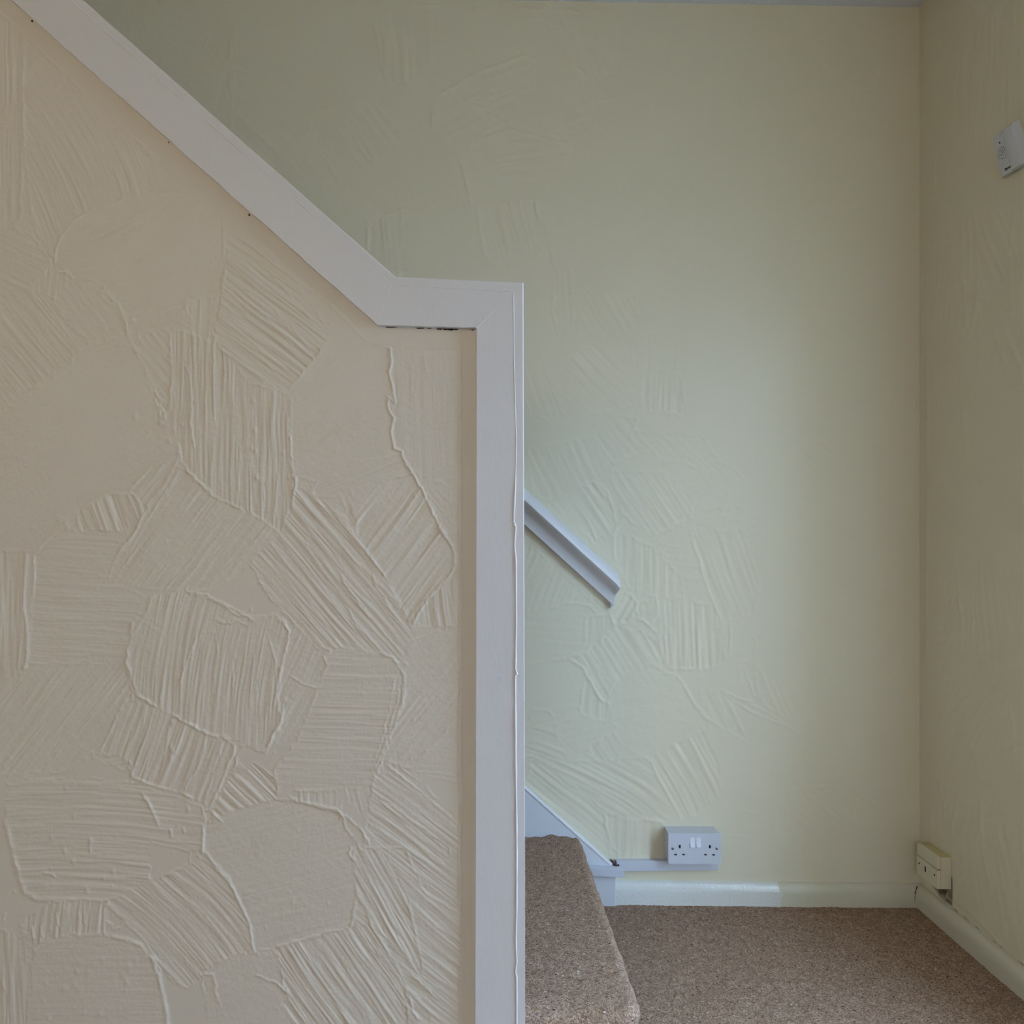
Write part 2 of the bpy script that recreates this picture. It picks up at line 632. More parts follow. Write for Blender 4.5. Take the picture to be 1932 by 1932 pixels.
# ================================================================== SETTING
# ---- stair partition (the near wall): trowelled magnolia stucco
SP = YP / F      # metres per photo pixel on this plane
xs = axis([(-600, -16, 14), (-16, 905, 1.5)])
ys = axis([(-620, -16, 14), (-16, 1944, 1.5), (1944, 2216, 14)])
R = Relief(xs, ys, 3.2)
R.random_dabs(90, 5, 60, 150, 0.12)
D, G, B = R.dab, R.ridge, R.blob

D([(0, 420), (60, 445), (95, 500), (30, 570), (-20, 570), (-20, 420)], 26, 11, .13)
D([(-20, 560), (70, 545), (130, 580), (178, 640), (100, 702), (-20, 790)], 51, 10, .14)
D([(45, 190), (110, 165), (170, 180), (215, 240), (265, 270), (300, 350), (255, 380), (150, 405), (105, 490), (60, 420), (45, 250)], 64, 11, .13, k=-.0016)
D([(45, 95), (115, 118), (112, 160), (45, 195)], -42, 10, .10)
D([(-20, 35), (42, 40), (43, 260), (40, 400), (25, 435), (-20, 430)], 90, 8, .14, rag=1.5)
G([(44, 60), (42, 240), (39, 330), (38, 400), (24, 432)], 3, .28, 1)
G([(44, 240), (46, 300), (55, 370), (70, 440), (88, 487)], 3, .2, 1)
D([(103, 490), (110, 455), (140, 415), (200, 385), (290, 362), (370, 370), (420, 420), (425, 500), (410, 570), (330, 590), (255, 600), (235, 612), (222, 575), (200, 555), (180, 535), (120, 508)], -27, 18, .11, k=.0028, rag=1.5, edge=.2)
G([(104, 508), (103, 480), (112, 450), (140, 415), (165, 400)], 2.5, .3, .8, step=-.15)
G([(104, 508), (122, 515), (140, 525), (178, 530), (200, 545), (203, 560), (222, 570), (235, 598), (240, 625), (248, 640)], 3.2, .42, 2.4)
D([(130, 530), (200, 552), (236, 610), (236, 632), (175, 648), (120, 600), (100, 560)], 50, 9, .07)
D([(250, 598), (352, 560), (352, 612), (320, 640), (262, 646)], -40, 11, .13)
D([(350, 568), (424, 558), (402, 652), (368, 645)], 94, 10, .16, rag=1.5)
G([(423, 560), (421, 600), (410, 635), (401, 648), (399, 660)], 3.2, .5, 1)
D([(-20, 800), (100, 715), (175, 650), (235, 630), (252, 652), (280, 712), (310, 780), (336, 852), (300, 880), (240, 927), (180, 962), (118, 1000), (66, 1040), (-20, 1042)], -33, 16, .07, rag=1.8, edge=.12)
G([(-10, 792), (60, 745), (105, 712), (180, 662), (240, 645)], 2.8, .2, .8)
G([(-10, 765), (100, 708), (150, 664), (236, 630)], 2.6, .2, .8)
D([(250, 642), (322, 618), (320, 762), (308, 790), (280, 718)], 50, 9, .15)
G([(248, 652), (272, 690), (280, 712), (300, 752), (312, 790), (305, 800)], 2.6, .35, 2.6)
D([(320, 620), (380, 640), (412, 650), (470, 722), (540, 742), (550, 880), (560, 930), (532, 1006), (480, 972), (440, 955), (405, 935), (370, 905), (340, 870), (328, 800)], 90, 10, .22, base=.15, edge=.26, rag=3.2)
G([(335, 830), (342, 870), (370, 905), (400, 934), (440, 955), (480, 974), (520, 1000), (532, 1010)], 3.2, .5, 2.4, step=-.3)
G([(549, 742), (551, 800), (549, 862), (560, 872), (558, 905), (554, 950), (546, 985), (534, 1010)], 2.6, .8, 1.4)
G([(572, 905), (560, 930), (552, 965), (545, 990)], 2.4, .5, 1.2)
for x, y, r, h in ((478, 757, 4, .55), (481, 812, 4, .6), (482, 850, 3, .5), (485, 902, 5, .7), (535, 855, 3, .5), (545, 900, 3, .5), (475, 846, 2.5, .35), (255, 787, 4, .4), (303, 797, 4, .5), (310, 790, 3, .5), (320, 832, 4, .4), (336, 855, 4, .5)):
    B(x, y, r, h)
for q in ([(352, 640), (349, 680), (352, 720)], [(358, 650), (356, 700), (362, 760)], [(363, 740), (360, 800), (366, 850)], [(392, 700), (388, 760), (386, 830)], [(404, 640), (402, 720), (405, 800)], [(420, 650), (424, 700), (421, 770)], [(450, 780), (452, 860), (449, 930)], [(502, 900), (499, 935), (497, 965)], [(524, 890), (522, 930), (518, 975)]):
    G(q, 2.4, .38, 1)
D([(425, 412), (500, 478), (560, 532), (612, 612), (622, 640), (540, 742), (500, 722), (412, 652), (404, 622), (420, 560), (430, 470)], 37, 18, .34, base=.08, rag=2, edge=.2)
G([(421, 412), (422, 450), (421, 490)], 2.6, .5, .8)
for q in ([(424, 606), (470, 640), (545, 700)], [(420, 618), (480, 660), (535, 722)], [(408, 652), (460, 690), (520, 728)], [(470, 540), (520, 585), (560, 640)], [(505, 510), (545, 555), (600, 620)], [(545, 610), (575, 648), (590, 664)], [(440, 545), (500, 595), (560, 660)]):
    G(q, 3, .36, 1)
D([(545, 747), (600, 690), (642, 650), (690, 640), (732, 658), (736, 740), (742, 790), (755, 852), (690, 885), (600, 905), (553, 900)], -33, 26, .09, rag=2, edge=.14)
G([(549, 742), (570, 725), (600, 705), (640, 676), (668, 664)], 3, .26, .6)
G([(556, 868), (592, 842), (640, 812), (690, 788)], 3, .26, .6)
G([(585, 742), (620, 730), (650, 722)], 3, .15, .6)
G([(600, 925), (650, 890), (690, 868), (740, 862)], 2.6, .22, .8)
D([(600, 905), (690, 880), (755, 858), (782, 892), (700, 915), (640, 935), (590, 935)], -22, 13, .13)
D([(742, 660), (868, 662), (868, 860), (800, 925), (768, 872), (748, 830), (738, 770)], 88, 30, .10, rag=1, edge=.08)
for q in ([(775, 680), (777, 720), (775, 762)], [(800, 664), (802, 690), (806, 712)], [(790, 712), (783, 740), (778, 765)], [(812, 712), (817, 740), (818, 765)], [(852, 760), (852, 790), (848, 800)], [(790, 905), (830, 885), (862, 872)]):
    G(q, 3, .2, 1)
D([(640, 930), (722, 905), (706, 1000), (660, 980)], -58, 12, .16)
D([(655, 930), (762, 898), (785, 892), (832, 990), (858, 1045), (852, 1078), (790, 1160), (774, 1182), (738, 1120), (680, 1020)], -53, 19, .32, rag=1.6, edge=.12)
D([(562, 922), (602, 938), (652, 980), (740, 1110), (782, 1202), (772, 1252), (680, 1232), (600, 1222), (540, 1162), (500, 1112), (470, 1062), (530, 1000)], 49, 15, .26, rag=2.2, edge=.2)
for q in ([(588, 938), (640, 980), (690, 1040), (735, 1100)], [(640, 1080), (660, 1115), (700, 1170)], [(700, 1070), (706, 1100), (740, 1150)], [(650, 1140), (675, 1180), (720, 1230)]):
    G(q, 3, .34, 1.6)
D([(340, 882), (400, 936), (480, 972), (530, 1006), (466, 1066), (440, 1090), (400, 1112), (340, 1112), (290, 1112), (198, 1102), (230, 1040), (290, 960), (322, 920)], -52, 12, .2, rag=1.8, edge=.12)
G([(335, 868), (310, 900), (280, 950), (252, 1008), (215, 1050), (196, 1078), (186, 1102)], 3.2, .5, .8)
G([(340, 885), (300, 945), (270, 995), (250, 1030), (238, 1070)], 2.4, .3, .8)
G([(500, 1000), (430, 1070), (380, 1112)], 2.4, .24, .8)
D([(150, 965), (200, 935), (262, 932), (280, 960), (240, 1002), (138, 1002)], 70, 13, .3, rag=2)
D([(245, 925), (290, 880), (335, 866), (300, 930), (268, 952)], -52, 12, .28, rag=2)
G([(246, 928), (262, 905), (292, 882), (330, 866)], 2.6, .4, 1)
G([(64, 1042), (95, 1012), (120, 990), (140, 968), (148, 962)], 2.6, .32, 1.2)
for x, y in ((122, 984), (112, 982), (104, 1030), (128, 995)):
    B(x, y, 5, .4)
D([(66, 1046), (130, 1002), (240, 1002), (200, 1090), (270, 1126), (245, 1190), (235, 1252), (58, 1252), (50, 1200)], 3, 15, .11, rag=1.4, edge=.1)
D([(-20, 1040), (62, 1042), (60, 1150), (52, 1250), (32, 1296), (-20, 1296)], 90, 11, .2, rag=1.5)
G([(64, 1042), (66, 1080), (62, 1128)], 2.6, .5, .8)
G([(50, 1042), (47, 1090), (45, 1150), (52, 1200), (50, 1245), (42, 1275), (29, 1298)], 4.2, 1.1, .8, vary=.25)
G([(46, 1100), (42, 1180), (32, 1280)], 2.2, .35, .8)
D([(-20, 1300), (60, 1252), (236, 1254), (252, 1322), (202, 1400), (122, 1452), (-20, 1462)], -52, 11, .17, rag=4)
D([(285, 1132), (345, 1110), (400, 1130), (450, 1160), (520, 1160), (546, 1192), (536, 1240), (522, 1320), (530, 1362), (500, 1422), (440, 1396), (380, 1382), (310, 1346), (260, 1310), (240, 1250), (250, 1180)], 99, 10, .2, base=.22, rag=2.4, edge=.26, k=.001)
G([(530, 1160), (546, 1192), (536, 1240), (524, 1290), (516, 1340)], 2.8, .55, 1.2)
G([(534, 1320), (532, 1355), (515, 1385), (500, 1415)], 2.8, .55, 2.4)
G([(258, 1308), (285, 1330), (310, 1346), (350, 1362), (388, 1384), (440, 1396)], 4, .8, 3)
G([(286, 1130), (272, 1165), (248, 1200), (241, 1250), (256, 1305)], 3, .3, 1.4)
G([(345, 1110), (362, 1118), (390, 1125), (425, 1142), (470, 1162), (478, 1178)], 3.4, .65, 3)
G([(400, 1168), (425, 1172), (450, 1172), (472, 1182)], 3, .5, 3)
for q in ([(388, 1180), (365, 1220), (350, 1260)], [(405, 1190), (412, 1230), (402, 1290)], [(375, 1190), (355, 1240), (336, 1300)], [(455, 1180), (440, 1250), (438, 1330)], [(505, 1195), (520, 1250), (522, 1300)], [(312, 1260), (304, 1310), (302, 1340)], [(480, 1230), (474, 1290), (470, 1340)], [(500, 1195), (488, 1260), (480, 1330)]):
    G(q, 2.4, .34, 1)
D([(240, 1320), (300, 1334), (345, 1362), (390, 1388), (440, 1402), (446, 1440), (422, 1480), (396, 1526), (350, 1498), (290, 1482), (250, 1466), (240, 1432), (190, 1420), (215, 1370)], 110, 17, .26, base=.1, rag=1.8, edge=.26)
G([(388, 1390), (384, 1420), (372, 1450), (349, 1484), (352, 1496)], 2.8, .6, .7)
G([(445, 1402), (440, 1422), (428, 1445), (424, 1462), (408, 1500), (394, 1522)], 2.8, .6, 1.2)
G([(420, 1400), (412, 1440), (384, 1510)], 2.6, .4, .9)
G([(240, 1318), (222, 1345), (208, 1380), (190, 1416), (200, 1424)], 2.6, .5, .7)
G([(242, 1428), (250, 1448), (250, 1466), (290, 1482), (345, 1497), (372, 1508)], 2.8, .45, 1)
for q in ([(278, 1326), (270, 1370), (252, 1430)], [(292, 1330), (276, 1390), (252, 1450)], [(320, 1365), (312, 1420), (300, 1470)]):
    G(q, 2.6, .34, .8)
for x, y in ((325, 1362), (322, 1408), (322, 1428), (324, 1415)):
    B(x, y, 4, .5)
D([(15, 1478), (150, 1468), (260, 1478), (380, 1522), (386, 1600), (360, 1606), (282, 1592), (282, 1692), (100, 1702), (48, 1690), (30, 1622), (8, 1540)], 3, 11, .16, base=.1, rag=2, edge=.14, k=-.0006)
G([(5, 1535), (20, 1590), (34, 1650), (46, 1684), (72, 1696), (150, 1698)], 6, .5, 1)
G([(266, 1492), (282, 1518), (294, 1545), (301, 1562)], 4, .7, .6)
for q in ([(322, 1562), (323, 1580)], [(345, 1560), (348, 1572)], [(80, 1645), (100, 1650), (106, 1656)], [(170, 1580), (171, 1610)], [(370, 1612), (380, 1620)]):
    G(q, 3, .5, .8, taper=4)
for x, y, r in ((122, 1606, 4), (138, 1624, 4), (214, 1645, 4), (355, 1528, 3.5), (172, 1586, 5), (164, 1680, 4), (196, 1655, 3.5)):
    B(x, y, r, .45)
G([(275, 1585), (315, 1596), (358, 1606), (358, 1650)], 2.6, .26, .8)
D([(200, 1702), (380, 1622), (430, 1660), (470, 1752), (482, 1800), (402, 1832), (352, 1862), (310, 1850), (280, 1780)], 48, 14, .2, k=-.0014, rag=2)
D([(386, 1530), (480, 1506), (560, 1512), (642, 1534), (652, 1562), (690, 1620), (696, 1680), (702, 1720), (640, 1752), (482, 1796), (470, 1740), (430, 1652), (384, 1604)], -14, 26, .05, base=-.12, rag=2, edge=.18)
G([(392, 1532), (384, 1560), (383, 1600), (410, 1638), (440, 1678), (470, 1740), (480, 1800)], 3, .42, .9)
G([(540, 1498), (560, 1512), (600, 1520), (638, 1528), (644, 1542), (636, 1556)], 3.4, .55, 1.4)
G([(644, 1535), (680, 1560), (692, 1585), (700, 1600)], 3.4, .5, 2.6)
G([(664, 1598), (658, 1610), (664, 1620), (672, 1622)], 3, .5, .8, taper=4)
G([(668, 1640), (690, 1662), (694, 1690), (702, 1716), (692, 1740), (680, 1756)], 3, .5, 2.8)
G([(380, 1602), (384, 1612)], 4, .8, .6, taper=3)
D([(560, 1400), (600, 1300), (626, 1222), (680, 1226), (740, 1240), (766, 1280), (756, 1340), (722, 1420), (706, 1482), (600, 1492), (510, 1490), (520, 1450)], 2, 14, .13, base=.05, rag=2.4, edge=.18)
for o in (0, 9, 20):
    G([(764 - o, 1272), (756 - o, 1330), (742 - o * .8, 1375), (730 - o * .8, 1410), (712 - o * .6, 1458)], 2.6, .45 - o * .008, 2.6)
G([(716, 1232), (742, 1242), (756, 1262), (764, 1280)], 3.2, .45, 1)
G([(622, 1222), (612, 1240), (616, 1256), (604, 1275), (598, 1292)], 3, .4, 3)
G([(545, 1160), (550, 1178)], 3, .3, 1)
G([(540, 1270), (570, 1290), (592, 1298), (610, 1296)], 2.4, .3, 1)
G([(560, 1395), (548, 1415), (520, 1450), (515, 1480)], 3, .3, 3)
D([(430, 1470), (482, 1440), (522, 1470), (520, 1508), (432, 1530), (394, 1552)], 44, 14, .3, rag=2)
G([(395, 1528), (410, 1542), (424, 1556)], 3, .6, .6)
D([(770, 1212), (866, 1180), (868, 1342), (782, 1452), (720, 1432), (762, 1330)], -50, 10, .13, rag=2)
D([(865, 1362), (868, 1475), (768, 1456)], 4, 26, .06)
G([(778, 1456), (815, 1458), (840, 1460), (864, 1466)], 3, .26, 1)
G([(768, 1450), (800, 1420), (866, 1352)], 3.2, .3, .8)
D([(708, 1460), (762, 1448), (868, 1550), (868, 1722), (800, 1682), (690, 1562)], 37, 12, .24, rag=2.2, edge=.16)
for q in ([(725, 1440), (770, 1475), (860, 1550)], [(700, 1490), (770, 1545), (830, 1585)], [(715, 1510), (740, 1530), (760, 1545)], [(830, 1590), (842, 1620)], [(846, 1590), (850, 1620)]):
    G(q, 2.6, .34, 1.2)
D([(690, 1600), (762, 1600), (802, 1690), (868, 1740), (868, 1940), (762, 1940), (700, 1800), (662, 1752)], 40, 12, .2, rag=2)
D([(668, 1600), (724, 1610), (772, 1700), (800, 1850), (760, 1800), (700, 1740), (672, 1680)], 60, 12, .26, rag=1.8, edge=.14)
D([(472, 1800), (642, 1756), (700, 1742), (762, 1850), (772, 1940), (560, 1940), (500, 1850)], 55, 15, .28, rag=2)
D([(380, 1832), (440, 1800), (522, 1802), (545, 1882), (500, 1940), (392, 1940)], -40, 16, .1, rag=4)
G([(376, 1838), (398, 1838), (404, 1850), (408, 1880), (420, 1905)], 3.4, .5, 2.6)
G([(475, 1840), (510, 1850), (540, 1868), (540, 1880)], 3.4, .5, 2.6)
D([(100, 1700), (202, 1700), (197, 1758), (120, 1765), (60, 1782), (36, 1742)], 95, 17, .3, rag=4.5)
G([(197, 1702), (195, 1730), (193, 1758)], 2.6, .5, .6)
for q in ([(60, 1748), (66, 1775)], [(76, 1745), (80, 1772)], [(98, 1725), (94, 1758)], [(105, 1720), (112, 1750)], [(146, 1712), (152, 1740)], [(160, 1708), (158, 1745)], [(10, 1720), (4, 1740)]):
    G(q, 3, .5, 1.6, taper=6)
D([(-20, 1752), (26, 1758), (52, 1785), (55, 1940), (-20, 1940)], 88, 12, .2, rag=2)
G([(2, 1840), (12, 1880)], 4, .5, .6)
D([(62, 1792), (110, 1770), (190, 1760), (262, 1780), (292, 1812), (310, 1880), (320, 1940), (55, 1940)], 0, 20, .06, base=.3, rag=2, edge=.1)
G([(150, 1764), (192, 1761), (240, 1772), (266, 1782), (288, 1808), (300, 1845), (310, 1890), (318, 1940)], 5, .5, .7)
for i in range(16):
    rr = random.Random(i + 40)
    B(rr.uniform(75, 260), rr.uniform(1805, 1925), rr.uniform(3, 7), rr.uniform(.12, .4))
G([(770, 1835), (800, 1860), (832, 1890)], 3, .4, 1.4)
G([(772, 1875), (778, 1905), (792, 1928)], 3, .4, 1)
D([(776, 1150), (858, 1088), (866, 1180), (792, 1182)], 82, 15, .26, rag=1.4)
for q in ([(818, 1140), (822, 1165), (826, 1192)], [(830, 1125), (836, 1160), (842, 1192)], [(842, 1105), (852, 1140), (858, 1170)]):
    G(q, 3, .4, .8)
# the long proud seam where two coats met
G([(728, 655), (737, 658), (739, 690), (733, 700), (742, 735), (746, 760), (732, 750), (734, 772), (743, 790), (739, 815), (743, 845), (756, 852), (768, 880), (780, 895), (800, 930), (815, 965), (830, 995), (850, 1025), (858, 1045), (859, 1065), (846, 1090), (815, 1120), (790, 1155), (775, 1180)], 3.0, .95, 1.6, step=-.2, vary=.35)
# random specks of set plaster
rr = random.Random(3)
for i in range(260):
    B(rr.uniform(-10, 865), rr.uniform(60, 1930), rr.uniform(1.8, 3.4), rr.uniform(.05, .3))


# smoothed margin along the timber trims, with the lip of stucco that borders it
def slope_in(x):    # lower edge of the sloping board
    return (x - 22) * 0.8885


LIP = [(-600, -530), (-20, 4), (60, 78), (130, 147), (200, 210), (270, 275), (330, 332), (400, 391), (470, 442), (520, 490), (560, 528), (620, 572), (662, 612), (690, 642), (712, 652), (735, 655)]
lx, ly = np.array([p[0] for p in LIP]), np.array([p[1] for p in LIP])


def margin(X, Y):
    yl = np.interp(X, lx, ly)
    a = sstep(-4, 4, yl - Y) * sstep(742, 738, X)
    b = sstep(867.5, 871.5, X + 1.2 * vn(Y / 20, Y * 0, 4))
    c = sstep(662, 656, Y) * sstep(735, 740, X)
    return np.maximum(np.maximum(a, b), c)


R.flat(margin, -0.40)
G(LIP[1:], 3.6, .55, 1.4, vary=.4)
G([(745, 657), (800, 658), (862, 660), (868, 668), (869, 740), (867, 800), (869, 900), (866, 980), (869, 1060), (867, 1180), (869, 1300), (866, 1335), (868, 1400), (867, 1460), (869, 1475), (867, 1600), (869, 1750), (868, 1944), (868, 2216)], 2.8, .6, 1.2, vary=.4)


def part_world(x, y, h):
    return (x - VX) * SP, YP - h, EYE - (y - VY) * SP


def cap_mid(x):      # line under the boards where the stucco stops
    return np.where(x < 728, (x - 89) * 0.8875, 570.0)


xl = -600
body = [part_world(x, y, 0) for x, y in ((xl, 2216), (984, 2216), (984, 548), (741, 538), (150, 10), (xl, -655))]
bp_ = [(v[0], v[2]) for v in body]
wall_left = grid_wall('wall_left', R, part_world, M['partition'], gain=2.1, keep=lambda x, y: (y > cap_mid(x)) & (x < 904),
                      solid=solid_prism(bp_, YP + 0.0012, YP + 0.112))
tag(wall_left, 'stepped stair partition wall in pinkish cream trowelled stucco with white timber edging', 'wall', 'structure')

# ---- back wall
SB = YB / F
xs = axis([(-900, 150, 16), (150, 985, 2.6), (985, 1500, 2.2), (1500, 1738, 3.0)])
ys = axis([(-40, 1480, 2.4), (1480, 1712, 2.4)])
R = Relief(xs, ys, 4.2, 0.68)
R.random_dabs(70, 8, 70, 160, 0.07)
D, G, B = R.dab, R.ridge, R.blob
D([(350, 175), (400, 60), (442, 60), (432, 190), (400, 222)], -68, 9, .12)
D([(440, 130), (560, 180), (600, 262), (500, 332), (436, 240)], 45, 10, .10)
D([(500, 240), (600, 280), (642, 350), (560, 332)], 50, 9, .15)
G([(435, 60), (432, 150), (440, 200), (470, 240), (500, 262)], 2.6, .25, 1)
D([(707, 27), (825, 27), (825, 165), (723, 152)], 88, 9, .15)
G([(696, 40), (710, 60), (718, 108), (724, 150)], 2.6, .4, .7)
D([(826, 60), (1050, 30), (990, 105), (831, 178)], 45, 12, .07)
D([(575, 217), (690, 192), (733, 217), (762, 270), (715, 302), (640, 340), (600, 280)], 56, 10, .16)
G([(572, 222), (600, 210), (640, 200), (692, 190), (724, 168)], 2.8, .35, 2)
D([(600, 262), (640, 262), (760, 340), (862, 390), (760, 412), (695, 420), (640, 340)], 48, 10, .15)
G([(618, 275), (640, 320), (665, 370), (695, 420)], 2.6, .25, .8)
D([(695, 420), (760, 394), (752, 535), (690, 522)], 85, 9, .14)
G([(694, 470), (694, 430), (700, 418), (730, 404), (770, 390)], 2.6, .35, 1)
D([(760, 400), (900, 398), (920, 522), (752, 522)], 4, 12, .08)
D([(815, 229), (815, 199), (831, 178), (901, 137), (990, 105), (1014, 116), (976, 167), (957, 215), (955, 242), (917, 258), (866, 291), (842, 280), (820, 256)], -25, 11, .10, rag=1.4)
G([(842, 282), (820, 256), (814, 229), (816, 199), (831, 178), (901, 137), (990, 105)], 2.6, .32, .8)
G([(806, 140), (812, 152), (834, 172)], 2.4, .3, .6)
G([(960, 215), (968, 190), (982, 160), (1014, 116)], 2.4, .22, .8)
D([(866, 293), (903, 264), (965, 245), (1078, 272), (1081, 293), (1057, 323), (1019, 361), (963, 377), (901, 392), (885, 350)], -10, 11, .09, rag=1.6)
for q in ([(860, 262), (858, 280), (864, 300)], [(880, 270), (876, 284), (866, 294)], [(890, 270), (887, 283), (878, 292)], [(868, 300), (876, 335), (884, 372), (890, 400)], [(874, 310), (882, 350), (888, 395)], [(965, 245), (985, 252), (1078, 272)], [(1084, 282), (1070, 310), (1057, 325), (1019, 362), (940, 385)]):
    G(q, 2.4, .32, .9)
D([(901, 390), (1011, 371), (1014, 420), (1033, 444), (1022, 474), (990, 493), (936, 498), (914, 482), (909, 444)], 76, 11, .16, rag=1.6)
G([(900, 388), (909, 444), (913, 478), (926, 496), (945, 500)], 3, .42, .8)
G([(1010, 372), (1011, 400), (1019, 418), (1032, 434), (1034, 455), (1042, 490), (1047, 518), (1043, 566), (1050, 615), (1057, 640)], 3, .65, 1.2, step=.15)
G([(1030, 446), (1020, 476), (990, 494), (950, 502)], 3, .25, .8)
D([(1042, 500), (1078, 512), (1080, 602), (1060, 642), (1045, 602)], 88, 8, .13)
D([(1054, 22), (1165, 22), (1173, 150), (1111, 145), (1084, 124), (1062, 67)], 74, 10, .12)
G([(1058, 40), (1062, 67), (1075, 98), (1084, 124), (1106, 142)], 2.6, .34, .8)
G([(770, 10), (870, 13), (880, 19), (900, 17), (1060, 18), (1100, 26)], 2.6, .35, 1.6)
for x, y in ((872, 12), (898, 18), (966, 8), (1040, 5), (1158, 20), (1028, 10)):
    B(x, y, 4, .6)
D([(1180, 300), (1260, 330), (1330, 420), (1340, 520), (1240, 480), (1170, 380)], 62, 14, .06)
G([(1184, 305), (1180, 322), (1188, 350), (1200, 390)], 2.6, .3, .8)
D([(1078, 553), (1195, 545), (1205, 615), (1161, 638), (1125, 641), (1091, 589)], 60, 10, .14)
G([(1094, 540), (1115, 524), (1148, 511), (1192, 491)], 2.6, .34, 2)
D([(993, 680), (1027, 661), (1029, 711), (1062, 783), (1032, 791), (994, 775)], 70, 8, .15)
D([(1058, 687), (1115, 651), (1135, 654), (1203, 724), (1195, 760), (1130, 783), (1084, 762), (1047, 724)], 45, 10, .24, rag=3.4)
G([(1052, 692), (1085, 668), (1110, 652)], 2.6, .4, 1)
G([(1026, 690), (1030, 705), (1040, 720), (1060, 750)], 2.4, .4, 1)
G([(994, 680), (1012, 664), (1024, 652), (1042, 658)], 2.6, .3, 1)
for q in ([(1160, 655), (1164, 670), (1168, 684)], [(1175, 645), (1182, 680)], [(1190, 650), (1196, 690)]):
    G(q, 3, .3, .8, taper=5)
D([(1205, 633), (1270, 623), (1286, 711), (1293, 783), (1205, 768), (1203, 685)], 93, 10, .14)
D([(1125, 783), (1203, 788), (1187, 824), (1213, 850), (1156, 874), (1120, 824)], 50, 11, .14)
D([(1203, 814), (1324, 824), (1368, 892), (1239, 861)], 45, 12, .12)
G([(1282, 700), (1288, 740), (1294, 784)], 2.4, .3, .8)
G([(1204, 780), (1196, 810), (1186, 830)], 2.4, .28, .8)
D([(996, 847), (1120, 824), (1159, 878), (1133, 904), (1078, 928), (1037, 946), (1005, 930)], 65, 11, .2, rag=2)
G([(1037, 945), (1050, 936), (1078, 927), (1100, 914), (1122, 908)], 3, .4, 2.4)
D([(1040, 946), (1125, 909), (1148, 930), (1166, 982), (1156, 1013), (1125, 1028), (1084, 987)], 54, 11, .3, rag=2.4, edge=.22)
G([(1122, 908), (1136, 918), (1146, 930), (1152, 950), (1164, 985)], 2.8, .45, 1.4)
G([(1032, 960), (1036, 944), (1042, 938)], 2.8, .45, .6, taper=4)
for q in ([(1080, 945), (1110, 985), (1125, 1020)], [(1100, 930), (1130, 975), (1150, 1005)], [(1116, 990), (1124, 1020), (1127, 1036)]):
    G(q, 2.6, .34, 1.2)
G([(1148, 894), (1156, 876), (1170, 868)], 2.6, .34, 1)
D([(1156, 891), (1249, 889), (1309, 948), (1301, 977), (1239, 1008), (1171, 971)], 55, 12, .16, rag=4)
for q in ([(1300, 948), (1305, 965), (1300, 985)], [(1318, 874), (1326, 894), (1332, 893)], [(1340, 878), (1352, 868), (1380, 880), (1405, 905)]):
    G(q, 2.6, .26, .8)
D([(1159, 1000), (1234, 1034), (1285, 1091), (1291, 1129), (1236, 1124), (1203, 1127), (1177, 1091), (1159, 1052)], 88, 10, .14)
G([(1165, 985), (1158, 1010), (1160, 1060)], 2.6, .3, .8)
D([(985, 1015), (1065, 1085), (1125, 1142), (1042, 1147), (985, 1160)], -68, 9, .16)
D([(1042, 1147), (1086, 1137), (1115, 1145), (1129, 1160), (1105, 1168), (1104, 1215), (1078, 1240), (985, 1255), (985, 1165)], 4, 20, .05)
G([(1036, 1150), (1060, 1140), (1086, 1137), (1112, 1144), (1129, 1160)], 3, .4, .8)
D([(1104, 1166), (1151, 1160), (1161, 1184), (1109, 1222)], 92, 9, .18)
G([(1102, 1200), (1104, 1172), (1112, 1162), (1150, 1160)], 2.6, .36, 1)
D([(1151, 1157), (1187, 1122), (1203, 1142), (1184, 1171), (1161, 1177)], -60, 10, .3, edge=.3)
D([(1203, 1142), (1236, 1124), (1238, 1165), (1230, 1180), (1205, 1165)], 85, 12, .16, edge=.26)
D([(1236, 1135), (1278, 1132), (1350, 1142), (1376, 1168), (1376, 1241), (1342, 1262), (1272, 1262), (1254, 1259), (1244, 1207)], 88, 13, .24, edge=.14)
for q in ([(1252, 1190), (1256, 1225), (1260, 1260)], [(1262, 1180), (1266, 1230), (1274, 1262)], [(1375, 1165), (1377, 1200), (1375, 1245)], [(1238, 1120), (1240, 1160), (1232, 1178)], [(1272, 1262), (1290, 1263), (1342, 1262)]):
    G(q, 2.8, .34, .8)
D([(1304, 1000), (1400, 1000), (1432, 1100), (1420, 1160), (1360, 1171), (1330, 1090)], 70, 13, .12)
G([(1304, 1013), (1329, 1091), (1345, 1135), (1360, 1171)], 2.8, .34, .8)
D([(1076, 1242), (1104, 1229), (1166, 1182), (1210, 1190), (1240, 1215), (1256, 1255), (1225, 1272), (1170, 1292), (1150, 1330), (1125, 1320), (1105, 1270), (1090, 1252)], 58, 13, .28, rag=2, edge=.2)
G([(1076, 1242), (1092, 1236), (1104, 1229), (1120, 1217), (1135, 1207), (1152, 1193), (1168, 1180)], 2.8, .55, 2.6)
G([(1160, 1178), (1172, 1186), (1178, 1192)], 3, .55, 1)
G([(1076, 1240), (1082, 1250), (1096, 1256), (1104, 1267), (1120, 1296), (1128, 1315), (1140, 1326), (1152, 1331)], 3, .6, 1.2)
G([(1196, 1164), (1215, 1172), (1236, 1192), (1246, 1208)], 3, .4, .9)
G([(985, 1258), (1030, 1246), (1076, 1240)], 2.6, .24, 1)
G([(1104, 1275), (1098, 1310), (1096, 1342)], 2.6, .26, .7)
D([(1096, 1342), (1104, 1276), (1130, 1318), (1152, 1332), (1150, 1360), (1110, 1352)], 96, 12, .2)
